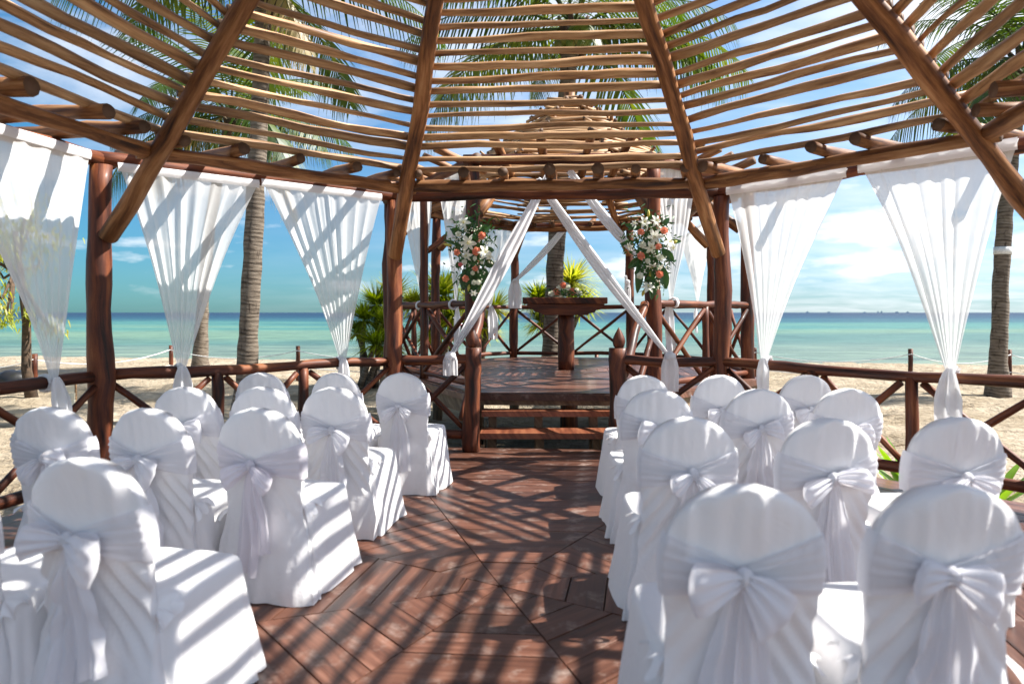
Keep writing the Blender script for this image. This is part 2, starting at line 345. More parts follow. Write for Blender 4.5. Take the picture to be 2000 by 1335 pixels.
# sea: colour follows the depth of the water (distance from the shore), with patches of weed and sand bars
m, t, b = mat('sea_water')
tc = N(t, 'ShaderNodeTexCoord'); sp = N(t, 'ShaderNodeSeparateXYZ'); t.links.new(tc.outputs['Object'], sp.inputs[0])
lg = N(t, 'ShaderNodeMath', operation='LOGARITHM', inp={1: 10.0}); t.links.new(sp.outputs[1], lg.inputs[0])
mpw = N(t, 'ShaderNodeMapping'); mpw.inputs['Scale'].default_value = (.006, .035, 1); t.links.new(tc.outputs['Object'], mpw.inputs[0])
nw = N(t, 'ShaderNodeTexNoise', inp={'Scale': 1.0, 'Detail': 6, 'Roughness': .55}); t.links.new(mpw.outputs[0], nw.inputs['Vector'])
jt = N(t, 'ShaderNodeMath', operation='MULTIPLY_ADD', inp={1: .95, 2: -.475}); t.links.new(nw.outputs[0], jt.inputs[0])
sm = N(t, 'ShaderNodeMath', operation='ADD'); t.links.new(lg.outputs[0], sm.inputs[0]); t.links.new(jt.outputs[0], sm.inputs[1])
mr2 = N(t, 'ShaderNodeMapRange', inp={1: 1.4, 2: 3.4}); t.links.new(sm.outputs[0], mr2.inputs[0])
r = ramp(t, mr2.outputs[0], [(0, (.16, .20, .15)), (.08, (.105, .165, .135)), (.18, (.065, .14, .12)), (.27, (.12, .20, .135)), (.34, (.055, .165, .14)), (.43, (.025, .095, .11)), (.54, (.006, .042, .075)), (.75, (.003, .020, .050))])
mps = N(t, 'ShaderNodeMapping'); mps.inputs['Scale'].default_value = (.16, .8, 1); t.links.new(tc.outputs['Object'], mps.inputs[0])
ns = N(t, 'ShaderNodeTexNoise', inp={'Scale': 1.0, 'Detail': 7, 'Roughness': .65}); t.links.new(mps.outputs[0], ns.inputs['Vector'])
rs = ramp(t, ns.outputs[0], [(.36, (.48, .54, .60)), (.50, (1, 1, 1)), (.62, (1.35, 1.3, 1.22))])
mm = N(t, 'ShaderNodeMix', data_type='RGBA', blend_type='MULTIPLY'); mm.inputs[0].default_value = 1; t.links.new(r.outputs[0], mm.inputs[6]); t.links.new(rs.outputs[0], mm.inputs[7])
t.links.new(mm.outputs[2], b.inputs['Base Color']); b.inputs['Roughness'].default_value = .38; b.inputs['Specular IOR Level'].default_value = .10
mpc = N(t, 'ShaderNodeMapping'); mpc.inputs['Scale'].default_value = (.35, 1.3, 1); t.links.new(tc.outputs['Object'], mpc.inputs[0])
nc = N(t, 'ShaderNodeTexNoise', inp={'Scale': 1.0, 'Detail': 8, 'Roughness': .6, 'Distortion': .4}); t.links.new(mpc.outputs[0], nc.inputs['Vector']); bump(t, b, nc.outputs[0], 1.0, .35)

# ------------------------------------------------------------------ the setting: beach and sea
SAND = -0.38
def shore_y(x): return 34.0 - 0.10 * x + 1.2 * noise.noise(Vector((x * .06, 3, 0)))
def sand_z(x, y):
    s = shore_y(x)
    z = SAND - max(0, (y - (s - 16)) / 16) ** 1.3 * 0.62 if y > s - 16 else SAND
    a = 1.0 if (y > 7.6 or abs(x) > 4.6) else .35
    z += a * (.075 * noise.noise(Vector((x * .5, y * .5, 0))) + .060 * noise.noise(Vector((x * 1.6, y * 1.6, 5))) + .040 * noise.noise(Vector((x * 4.2, y * 4.2, 8))))
    z -= .26 * math.exp(-((x - 1) ** 2 + (y - 11.8) ** 2) / 22)
    if y > s - 9: z += .10 * math.exp(-((y - s + 6.5) / 2.0) ** 2)
    return z
def spaced(a, b, n, p): return [a + (b - a) * (i / n) ** p for i in range(n + 1)]
mb = MB()
ys = [-14, -8, -4, -1] + spaced(1, 46, 250, 1.5)
xs = [-90, -60, -42] + [-30 + i * .22 for i in range(273)] + [42, 60, 90]
mb.grid([[(x, y, sand_z(x, y)) for x in xs] for y in ys], flip=True)
o = mb.build('beach', M['sand']); tag(o, kind='structure')
mb = MB()
xs = [-9000, -1500, -300, -80] + [-40 + 4 * i for i in range(21)] + [80, 300, 1500, 9000]
ys = [25, 30, 35, 40, 50, 70, 100, 200, 500, 1500, 5000, 26000]
mb.grid([[(x, y, -1.0) for x in xs] for y in ys], flip=True)
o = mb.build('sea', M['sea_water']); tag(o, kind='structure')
# ------------------------------------------------------------------ decks
def plank(parent, a, b, c, d, z, th, m='plank_wood'):
    """a-b outer edge, d-c inner edge (plan points), length runs a->b"""
    cen = (a + b + c + d) / 4; mb = MB(); dz = R.uniform(-.0025, .0015); tl = R.uniform(-.0012, .0012)
    q = [a, b, c, d]; L = (b - a).length; s = R.uniform(0, 30); dirv = (b - a).normalized(); nv = Vector((-dirv.y, dirv.x))
    top = [(p.x - cen.x, p.y - cen.y, dz + (tl if i < 2 else -tl)) for i, p in enumerate(q)]; bot = [(x, y, -th) for x, y, _ in top]
    uvt = [((p - cen).dot(nv) + s, (p - cen).dot(dirv) + s) for p in q]
    ar = (q[1] - q[0]).cross(q[3] - q[0]) if False else ((b.x - a.x) * (d.y - a.y) - (b.y - a.y) * (d.x - a.x))
    idx = [0, 1, 2, 3] if ar > 0 else [3, 2, 1, 0]
    mb.poly([top[i] for i in idx], uv=[uvt[i] for i in idx])
    for i in range(4):
        i0, i1 = idx[i], idx[(i + 1) % 4]
        mb.poly([bot[i0], bot[i1], top[i1], top[i0]], uv=[uvt[i0], uvt[i1], (uvt[i1][0] + .02, uvt[i1][1]), (uvt[i0][0] + .02, uvt[i0][1])])
    o = mb.build('plank', M[m], smooth=False); o.location = (cen.x - parent.location.x, cen.y - parent.location.y, z - parent.location.z); o.parent = parent
    return o
def V2(v): return Vector((v[0], v[1]))
def ring_deck(root, cen, V, z, width, gap, th=.04):
    n = len(V)
    for k in range(n):
        a = V2(V[k]) - cen; b = V2(V[(k + 1) % n]) - cen
        h = abs(a.x * b.y - a.y * b.x) / (b - a).length
        cnt = int(h / width); jt = R.uniform(0, .3)
        for i in range(cnt):
            t1 = 1 - i * width / h; t0 = max(1 - (i + 1) * width / h + gap / h, .004)
            if i == cnt - 1: t0 = .004
            # mitred ends with a narrow joint, alternating a little past the hip line
            def cut(p, q, t):
                L = (q - p).length * t; e = gap * .5 / max(L, .02); return p.lerp(q, e) * t, q.lerp(p, e) * t
            A, B = cut(a, b, t1); D, E_ = cut(a, b, t0)
            plank(root, A + cen, B + cen, E_ + cen, D + cen, z, th)

MC = Vector((0.0, 3.45))
MV = [(2.07, 6.77), (3.8, 4.75), (3.21, 1.57), (1.22, -.12), (-2.07, .13), (-3.8, 2.15), (-3.21, 5.33), (-1.22, 7.02)]
deckV = [tuple(MC + (V2(v) - MC) * 1.065) for v in MV]
floor = thing('deck_floor', (0, 3.45, 0), kind='structure')
ring_deck(floor, Vector((-.06, 3.55)), deckV, 0, .192, .007)
def fascia(root, V, z0, z1, m, th=.03, skip=(), out=.0, name='edge_board'):
    n = len(V)
    for k in range(n):
        if k in skip: continue
        a = Vector((*V[k], 0)); b = Vector((*V[(k + 1) % n], 0)); d = (b - a).normalized(); nn = Vector((-d.y, d.x, 0))
        c = (a + b) / 2
        if nn.dot(c - Vector((root.location.x, root.location.y, 0))) < 0: nn = -nn
        mb = MB(); L = (b - a).length / 2 + .012
        rot = Matrix((d, nn, Vector((0, 0, 1)))).transposed()
        mb.box(c + nn * (th / 2 + out + .004) + Vector((0, 0, (z0 + z1) / 2)), (L, th / 2, (z1 - z0) / 2), rot)
        mb.build(name, M[m], root, smooth=False)
fascia(floor, deckV, -.20, -.012, 'old_wood')
for v in deckV + [(MC.x, MC.y)]:
    q = MC + (V2(v) - MC) * .95
    log('support_post', (q.x, q.y, -.7), (q.x, q.y, -.045), .09, .09, M['old_wood'], floor, seg=2)
AC = Vector((.92, 11.0)); AZ = .5
AV = [(1.64, 7.92), (3.32, 9.6), (3.55, 12.1), (2.40, 13.85), (.03, 14.1), (-1.42, 12.7), (-1.98, 11.0), (-.45, 8.02)]
altV = [tuple(AC + (V2(v) - AC) * 1.055) for v in AV]
plat = thing('altar_platform', (AC.x, AC.y, AZ), kind='structure')
ring_deck(plat, AC, altV, AZ, .17, .007)
fascia(plat, altV, AZ - .085, AZ - .012, 'plank_wood', .03)
fascia(plat, altV, AZ - .25, AZ - .088, 'old_wood', .03, out=-.05, name='joist', skip=(7,))
fascia(plat, altV, AZ - .145, AZ - .088, 'old_wood', .03, out=-.05, name='joist', skip=(0, 1, 2, 3, 4, 5, 6))
for v in altV:
    q = AC + (V2(v) - AC) * .93
    log('support_post', (q.x, q.y, -.8), (q.x, q.y, AZ - .045), .10, .10, M['old_wood'], plat, seg=2)
log('support_post', (.92, 11.05, -.8), (.92, 11.05, AZ - .045), .14, .14, M['post_wood'], plat, seg=2)

steps = thing('wooden_steps', (.4, 7.55, -.1), 'open wooden steps with two treads up to the altar platform', 'steps')
for z, y0, y1 in ((.135, 7.26, 7.62), (.315, 7.63, 7.87)):
    mb = MB(); mb.box((.40, (y0 + y1) / 2, z - .03), (.74, (y1 - y0) / 2, .03)); o = mb.build('tread', M['tread_wood'], steps, smooth=False)
for x in (-.22, .30, .92):
    for (y, zt) in ((7.44, .073), (7.75, .253)):
        mb = MB(); mb.box((x, y, (zt - .55) / 2), (.045, .05, (zt + .55) / 2)); mb.build('support_post', M['old_wood'], steps, smooth=False)
for x in (-.33, 1.11):
    mb = MB(); mb.poly([(x, 7.24, -.5), (x, 7.24, .02), (x, 7.62, .20), (x, 7.86, .20), (x, 7.86, -.5)])
    mb.poly([(x + .035, 7.24, -.5), (x + .035, 7.86, -.5), (x + .035, 7.86, .20), (x + .035, 7.62, .20), (x + .035, 7.24, .02)])
    mb.poly([(x, 7.24, .02), (x, 7.24, -.5), (x + .035, 7.24, -.5), (x + .035, 7.24, .02)]); mb.build('stringer', M['old_wood'], steps, smooth=False)

# ------------------------------------------------------------------ log gazebos
def lerp(a, b, t): return a + (b - a) * t
def gazebo(root, cen, V, zb, ring_z, foot_z, apex_z, pr, inner, lt, lstep, lr, eave, messy, pole_step, nolath=(), skip_rail=None):
    n = len(V); apex = Vector((cen.x, cen.y, apex_z))
    P = [Vector((v[0], v[1], 0)) for v in V]; c3 = Vector((cen.x, cen.y, 0))
    def on(k, t, z=None):
        q = c3.lerp(P[k % n], t); q.z = lerp(apex_z, foot_z, t) if z is None else z; return q
    for k in range(n):
        a = P[k]
        log('post', (a.x, a.y, zb - .03), (a.x + R.uniform(-.02, .02), a.y + R.uniform(-.02, .02), ring_z - .055), pr * R.uniform(1.0, 1.1), pr * R.uniform(.88, .95), M['post_wood'], root, wob=.035, seg=14, sides=14, lump=.22)
        f = on(k, 1.0); f = f + (c3 - P[k]).normalized() * (pr + .02)
        tp = on(k, .015)
        log('rafter', f, tp, .070, .060, M['beam_wood'], root, wob=.035, seg=14, sides=12)
        b = P[(k + 1) % n]; d = (b - a).normalized()
        log('ring_beam', (a.x - d.x * .12, a.y - d.y * .12, ring_z + .004 * (k % 2)), (b.x + d.x * .12, b.y + d.y * .12, ring_z - .004 * (k % 2)), .062, .058, M['post_wood'], root, wob=.03, seg=12, sides=12)
        ia = on(k, inner); ib = on(k + 1, inner); zz = lerp(apex_z, foot_z, inner) - .005 + .01 * (k % 2)
        ia.z = ib.z = zz; dd = (ib - ia).normalized()
        log('inner_beam', ia - dd * .10, ib + dd * .10, .058, .052, M['beam_wood'], root, wob=.035, seg=12, sides=12)
        # eave poles: short logs lying across both ring beams
        nn = Vector((d.y, -d.x, 0)); mid = (a + b) / 2
        if nn.dot(mid - c3) < 0: nn = -nn
        off_in = nn.dot(ia - a)
        L = (ib - ia).length; cnt = max(3, int(L / pole_step)); 
        for i in range(cnt):
            u = (i + .5) / cnt + R.uniform(-.06, .06) / cnt * 3
            q = ia.lerp(ib, u) ; r = R.uniform(.038, .054)
            i0 = q - nn * R.uniform(.14, .26); o0 = q + nn * (-off_in + eave * R.uniform(.85, 1.15)) + d * ((u - .5) * .5)
            zi = zz + .058 + r; zo = ring_z + .062 + r; slope = (zo - zi) / max(.2, -off_in)
            i0.z = zi - slope * (q - i0).length; o0.z = zo + slope * eave * .6
            log('eave_pole', i0, o0, r, r * 1.05, M['beam_wood'], root, wob=.02, seg=5, sides=10)
        if k in nolath: continue
        t = lt; 
        while t > .07:
            tj = t + R.uniform(-.10, .10) * lstep; s = .095 if not messy else .085 + R.uniform(0, .05)
            a_ = on(k, tj); b_ = on(k + 1, tj); a_.z += s; b_.z += s
            dd = (b_ - a_).normalized(); ov = .05
            if messy:
                a_ = a_ - dd * R.uniform(-.1, .28); b_ = b_ + dd * R.uniform(-.1, .28); a_.z += R.uniform(-.015, .03); b_.z += R.uniform(-.015, .03)
            else: a_ = a_ - dd * .02; b_ = b_ + dd * .02; a_.z += R.uniform(-.012, .012); b_.z += R.uniform(-.012, .012)
            r = lr * R.uniform(.75, 1.2); LL = (b_ - a_).length
            w = .034 if LL > 1 else .02
            nm = 'lath'
            if R.random() < .5: a_, b_ = b_, a_
            log(nm, a_, b_, r * 1.12, r * .82, M['lath_wood'], root, wob=w if not messy else w * 1.2, seg=max(5, int(LL * 5)), sides=8, lump=.45)
            t -= lstep * (R.uniform(.92, 1.08) if not messy else R.uniform(.75, 1.3))
    # king post where the rafters meet
    log('king_post', (cen.x, cen.y, apex_z - .35), (cen.x, cen.y, apex_z + .12), .10, .09, M['beam_wood'], root, seg=2, sides=12)

def rail(root, a, b, zb, h, posts, low, rr=.048, ends=(0, 0), pr=.052):
    a = Vector((*a, 0)); b = Vector((*b, 0)); d = (b - a).normalized(); L = (b - a).length
    log('handrail', (a.x, a.y, zb + h), (b.x, b.y, zb + h - .01), rr, rr * .95, M['post_wood'], root, wob=.035, seg=12, sides=11)
    log('bottom_rail', (a.x, a.y, zb + low), (b.x, b.y, zb + low), rr * .9, rr * .9, M['post_wood'], root, wob=.02, seg=8, sides=9)
    st = [0] + posts + [1]
    for p in posts:
        q = a.lerp(b, p); log('rail_post', (q.x, q.y, zb - .02), (q.x, q.y, zb + h - .03), pr, pr * .92, M['post_wood'], root, wob=.015, seg=6, sides=11)
    for i in range(len(st) - 1):
        q0 = a.lerp(b, st[i]) + d * .07; q1 = a.lerp(b, st[i + 1]) - d * .07
        nn = Vector((-d.y, d.x, 0)) * .022
        log('brace', (q0.x + nn.x, q0.y + nn.y, zb + h - .07), (q1.x + nn.x, q1.y + nn.y, zb + low + .04), .030, .027, M['post_wood'], root, wob=.015, seg=6, sides=8)
        log('brace', (q1.x - nn.x, q1.y - nn.y, zb + h - .07), (q0.x - nn.x, q0.y - nn.y, zb + low + .04), .028, .031, M['post_wood'], root, wob=.015, seg=6, sides=8)

pergola = thing('log_gazebo', (MC.x, MC.y, 0), 'large eight sided log gazebo with open lath roof standing over the guest chairs', 'gazebo')
gazebo(pergola, MC, MV, 0, 2.62, 2.0, 5.25, .086, .82, .80, .0236, .031, .42, False, .38)
n = len(MV)
rail(pergola, MV[0], MV[1], 0, .93, [.35, .65], .17)
rail(pergola, MV[1], MV[2], 0, .93, [.33, .66], .17)
rail(pergola, MV[2], MV[3], 0, .93, [.5], .17)
rail(pergola, MV[4], MV[5], 0, .93, [.5], .17)
rail(pergola, MV[5], MV[6], 0, .93, [.36, .68], .17)
rail(pergola, MV[6], MV[7], 0, .93, [.335, .63], .17)
N1 = (-.41, 6.99); N2 = (1.075, 6.92)
rail(pergola, MV[7], N1, 0, .945, [], .17, rr=.05)
rail(pergola, N2, MV[0], 0, .945, [], .17, rr=.05)
for (x, y) in (N1, N2):
    log('newel_post', (x, y, -.03), (x + .008, y, 1.06), .092, .082, M['post_wood'], pergola, wob=.03, seg=10, sides=14, lump=.3)
    mb = MB(); prof = [(.03, 1.055), (.052, 1.075), (.060, 1.10), (.066, 1.13), (.058, 1.165), (.040, 1.205), (.018, 1.245), (.002, 1.27)]
    mb.grid([[(x + .008 + r * math.cos(i * math.pi / 7), y + r * math.sin(i * math.pi / 7), z) for i in range(14)] for r, z in prof], [[(i * .03, z) for i in range(14)] for r, z in prof], close_u=True)
    mb.build('finial', M['post_wood'], pergola)

altar_g = thing('log_gazebo', (AC.x, AC.y, AZ), 'smaller raised log gazebo with densely stacked lath roof over the altar', 'gazebo')
gazebo(altar_g, AC, AV, AZ, 3.21, 2.60, 4.86, .088, .80, .80, .021, .026, .38, True, .36)
for k in range(7):
    rail(altar_g, AV[k], AV[k + 1], AZ, 1.03, [.5], .085, rr=.043, pr=.048)
q = Vector(AV[6]).lerp(Vector(AV[7]), .49)
log('post', (q.x, q.y, AZ), (q.x, q.y, 3.16), .062, .055, M['post_wood'], altar_g, wob=.03, seg=10, sides=12)
log('brace', (q.x + .05, q.y, 2.28), (q.x + .30, q.y + .25, 2.52), .045, .04, M['post_wood'], altar_g, seg=3)
for f, g in ((AV[7], N1), (AV[0], N2)):
    s = 1 if g is N2 else -1
    log('stair_rail', (f[0] + .0 - s * .12, f[1] - .12, 1.52), (g[0] + s * .07, g[1] + .12, .78), .05, .052, M['post_wood'], altar_g, wob=.05, seg=9, sides=11)
    log('stair_rail', (f[0] - s * .06, f[1] - .14, 1.10), (g[0] + s * .12, g[1] + .16, .30), .035, .035, M['post_wood'], altar_g, wob=.04, seg=7, sides=9)

# ------------------------------------------------------------------ altar table
at = thing('altar_table', (.87, 11.0, AZ), 'heavy dark wooden altar table on one thick log pedestal behind the steps', 'altar')
log('pedestal', (.87, 11.0, AZ), (.87, 11.0, 1.42), .135, .125, M['post_wood'], at, wob=.01, seg=6, sides=20, lump=.12)
mb = MB(); zt = 1.655
rot = Matrix.Rotation(math.radians(-3), 3, 'Z')
mb.box((.84, 10.95, zt - .05), (.66, .36, .05), rot); o = mb.build('table_top', M['post_wood'], at, smooth=False)
bm_ = o.modifiers.new('bevel', 'BEVEL'); bm_.width = .012; bm_.segments = 2
prof = [(-.60, zt - .105), (.60, zt - .105), (.60, zt - .15), (.55, zt - .16), (.54, zt - .19), (.47, zt - .20), (.45, zt - .235), (.36, zt - .25), (.34, zt - .275), (-.34, zt - .275), (-.37, zt - .245), (-.47, zt - .225), (-.49, zt - .19), (-.57, zt - .17)]
for yy in (10.66, 11.20):
    mb = MB(); f = [(.84 + x, yy - .025, z) for x, z in prof]; g = [(.84 + x, yy + .025, z) for x, z in prof]
    mb.poly(f[::-1], uv=[(p[2], p[0]) for p in f[::-1]]); mb.poly(g, uv=[(p[2], p[0]) for p in g])
    for i in range(len(f)):
        j = (i + 1) % len(f); mb.poly([f[i], f[j], g[j], g[i]])
    mb.build('apron', M['post_wood'], at, smooth=False)
mb = MB(); mb.box((.84, 10.93, zt - .19), (.30, .24, .08)); mb.build('cleat', M['post_wood'], at, smooth=False)

# ------------------------------------------------------------------ curtains and drapes
def solve_px(a, b, xpx):
    k = (xpx - 1000) / 1333.33; a = V2(a); b = V2(b); d = b - a
    u = (k * a.y - a.x) / (d.x - k * d.y); return a + d * u
def fold_noise(u, v, s): return noise.noise(Vector((u * 7 + s, v * 1.3, s))) 
def curtain(label, a, b, px0, px1, pxt, ztop, ztie, tail, inward, group, hem=.07, nf=8, tailw=.15, tail_dx=0.0, cen=MC, knotmat='hem_cloth'):
    p0 = solve_px(a, b, px0); p1 = solve_px(a, b, px1); tq = solve_px(a, b, pxt)
    d = (V2(b) - V2(a)).normalized(); nn = Vector((d.y, -d.x)); mid = (p0 + p1) / 2
    if nn.dot(cen - mid) < 0: nn = -nn
    D = Vector((d.x, d.y, 0)) * (1 if (p1 - p0).dot(d) > 0 else -1); NN = Vector((nn.x, nn.y, 0))
    root = thing('curtain', (mid.x, mid.y, ztop), label, 'curtain', group)
    s = R.uniform(0, 40); nu, nv = 72, 34
    T = Vector((tq.x, tq.y, ztie)) + NN * (inward * .9 + .01); A = Vector((p0.x, p0.y, ztop)) + NN * inward; B = Vector((p1.x, p1.y, ztop)) + NN * inward
    mb = MB(); G = []; U = []
    for i in range(nv + 1):
        v = i / nv; row = []; ur = []
        for j in range(nu + 1):
            u = j / nu; top = A.lerp(B, u); bot = T + D * ((u - .5) * .055)
            e = v ** .95 + .05 * math.sin(math.pi * v) * (1 if v else 0)
            p = top.lerp(bot, min(1, e)); p.z = lerp(ztop, ztie, v)
            ph = u * nf * 2 * math.pi + 2.5 * noise.noise(Vector((u * 4, v * .5, s)))
            amp = (.006 + .030 * math.sin(math.pi * min(1, v * .9 + .08)) ** .8) * (1 - .55 * v)
            f = math.sin(ph) * .35 + .55 * noise.noise(Vector((u * 13, v * .6, s))) + .5 * math.sin(ph * 2.3 + s) * noise.noise(Vector((u * 3, v, s + 9)))
            p = p + NN * (amp * f + .05 * noise.noise(Vector((u * 1.5, v * 1.5, s + 3))) * math.sin(math.pi * v)) + D * (amp * .35 * math.cos(ph) * (1 - v * .7))
            row.append(p); ur.append((u, v))
        G.append(row); U.append(ur)
    mb.grid(G, U); mb.build('curtain_panel', M['curtain_cloth'], root)
    mb = MB(); G = []
    for i in range(7):
        v = i / 6; row = []
        for j in range(41):
            u = j / 40; p = A.lerp(B, u); p.z = ztop + .008 - v * hem
            row.append(p + NN * (.010 + .010 * math.sin(math.pi * v) + .003 * noise.noise(Vector((u * 22, v * 2, s)))))
        G.append(row)
    mb.grid(G); mb.build('header_band', M['hem_cloth'], root)
    # cloth tied round the rail
    mb = MB(); G = []
    for i in range(17):
        a1 = 2 * math.pi * i / 16; row = []
        c = Vector((tq.x, tq.y, ztie - .01)) + NN * (math.cos(a1) * .054) + Vector((0, 0, math.sin(a1) * .054))
        for j in range(9):
            a2 = 2 * math.pi * j / 8; rr = .014 + .010 * noise.noise(Vector((i * .6, j * .8, s)))
            row.append(c + D * (math.cos(a2) * rr * 1.8) + (NN * math.cos(a1) + Vector((0, 0, math.sin(a1)))) * (math.sin(a2) * rr))
        G.append(row)
    mb.grid(G); mb.build('tie_knot', M[knotmat], root)
    mb = MB(); G = []; Tt = Vector((tq.x, tq.y, ztie + .035)) + NN * (inward + .022)
    for i in range(19):
        v = i / 18; w = .05 + (tailw - .05) * min(1, v * 3.0) ** .7 * (1 - .12 * v); row = []
        for j in range(25):
            u = j / 24 - .5; ph = u * 13 + s + 1.5 * noise.noise(Vector((u * 2, v * 1.4, s)))
            row.append(Tt + D * (u * w + tail_dx * v) + NN * (.022 * math.sin(ph) * min(1, v * 3 + .2) + .02 * math.sin(math.pi * v) + .010 * noise.noise(Vector((u * 4, v * 3, s)))) + Vector((0, 0, -v * (tail + .06) + .02 * noise.noise(Vector((u * 3, s, 0))) * v)))
        G.append(row)
    mb.grid(G); mb.build('hanging_end', M['hem_cloth'], root)
    return root
g1 = 'sheer white curtains tied to the gazebo rails'
A_, B_, C_, D_, A2_ = MV[6], MV[7], MV[0], MV[1], MV[5]
curtain('sheer white curtain at the far left edge, left of the first thick post', A2_, A_, -175, 158, 88, 2.63, .93, .42, .075, g1, tailw=.17, tail_dx=.05)
curtain('sheer curtain crossed by diagonal shadows right beside the big left post', A_, B_, 226, 500, 350, 2.585, .945, .42, .07, g1, tailw=.16)
curtain('striped-shadow sheer curtain tied in front of the leafy bush left of the altar', A_, B_, 504, 738, 663, 2.60, .945, .36, .07, g1, tailw=.13)
curtain('bright sheer curtain with short knotted end, just right of the front right post', C_, D_, 1428, 1662, 1500, 2.635, .96, .28, .075, g1, hem=.085, tailw=.13)
curtain('widest sheer curtain at the far right with a long hanging end by the palm trunk', C_, D_, 1684, 1994, 1863, 2.66, .96, .62, .075, g1, hem=.09, tailw=.20)
g2 = 'white curtains of the altar gazebo'
curtain('narrow altar curtain just right of the thick front left post', AV[6], AV[7], 772, 843, 820, 3.16, 1.53, .55, .03, g2, nf=6, tailw=.22, cen=AC)
curtain('altar curtain hanging behind the left flower spray', AV[6], AV[7], 849, 921, 885, 3.16, 1.53, .62, .03, g2, nf=6, tailw=.2, cen=AC, tail_dx=-.05)
curtain('lower altar curtain at the back left, partly behind the left sash', AV[5], AV[4], 925, 1000, 955, 3.15, 1.53, .62, .03, g2, nf=6, tailw=.28, cen=AC, tail_dx=.05)
curtain('altar curtain hanging right beside the right flower spray', AV[0], AV[1], 1277, 1366, 1316, 3.16, 1.55, .62, .03, g2, nf=7, tailw=.22, cen=AC, tail_dx=.08)
curtain('altar curtain between the right flower spray and the front right post', AV[2], AV[1], 1330, 1415, 1366, 3.10, 1.55, .5, .03, g2, nf=6, tailw=.22, cen=AC)

def drape(label, pts, widths, group, knot=None, tail=0, tailw=.12, sagz=.06, n=46, face=Vector((0, -1, 0)), taildir=Vector((1, 0, 0)), bag=0):
    P = [Vector(p) for p in pts]; root = thing('fabric_sash', P[-1], label, 'sash', group)
    s = R.uniform(0, 30); mb = MB(); G = []; A, B = P[0], P[-1]; d = (B - A).normalized(); w_ = d.cross(face).normalized(); f_ = w_.cross(d).normalized()
    for i in range(n + 1):
        v = i / n; c = A.lerp(B, v) - Vector((0, 0, sagz * math.sin(math.pi * v)))
        k = v * (len(widths) - 1); q = min(int(k), len(widths) - 2); w = lerp(widths[q], widths[q + 1], k - q); row = []
        for j in range(17):
            u = j / 16 - .5; ph = u * 16 + 1.2 * noise.noise(Vector((v * 3, u * 2, s)))
            row.append(c + w_ * (u * w) + f_ * (.016 * math.sin(ph) + w * .45 * (.25 - u * u) + .012 * noise.noise(Vector((v * 5, u * 3, s + 4)))))
        G.append(row)
    mb.grid(G); mb.build('draped_cloth', M['drape_cloth'], root)
    if tail:
        mb = MB(); G = []
        for i in range(15):
            v = i / 14; w = .05 + (tailw - .05) * min(1, v * 2.5) ** .6; row = []
            if bag: w = .06 + tailw * math.sin(math.pi * min(1, v * .75 + .05))
            for j in range(21):
                u = j / 20 - .5; row.append(B + taildir * (u * w) + face * (.055 + .025 * math.sin(u * 12 + s) * min(1, v * 3) + (.05 if bag else .02) * math.sin(math.pi * v)) + Vector((0, 0, .045 - v * tail + .012 * noise.noise(Vector((u * 4, s, 0))))))
            G.append(row)
        mb.grid(G); mb.build('hanging_end', M['drape_cloth'], root)
        mb = MB(); tube(mb, [B + taildir * (-.05) + face * .06, B + face * .085 + Vector((0, 0, .01)), B + taildir * .05 + face * .06], [.03, .042, .03], 9, True, .5, s); mb.build('knot', M['drape_cloth'], root)
    return root
g3 = 'white cloth sashes draped from the beams'
fm = Vector((.47, 7.80, 3.17))
rl = Vector((-.62, 6.93, .98)); rr_ = Vector((1.56, 6.80, .99))
drape('broad white sash sweeping down left past the left flower spray to the front rail', [px(1073, 338, 7.75), rl], [.07, .10, .14, .16, .14, .09, .04], g3, tail=.24, tailw=.15, bag=0, sagz=.04)
drape('white sash sweeping down right across the altar to the front right rail', [px(1050, 350, 7.45), rr_], [.08, .10, .12, .13, .11, .08, .04], g3, tail=.40, tailw=.18, sagz=.05)
bm3 = Vector((1.21, 13.9, 3.24))
drape('thin white sash from the back beam down to the left post behind the altar', [bm3 + Vector((-.05, 0, 0)), (.06, 13.95, 2.06)], [.10, .14, .12, .06], g3, tail=.60, tailw=.27, sagz=.05)
drape('short white sash running from the roof to behind the right flower spray', [px(1112, 333, 8.1), px(1244, 500, 8.05)], [.09, .11, .14, .12, .05], g3, sagz=.03)
drape('little white cloth knotted round the back right altar post', [(2.27, 13.66, 2.16), (2.29, 13.62, 2.02)], [.06, .05], g3, tail=.50, tailw=.14, sagz=0)

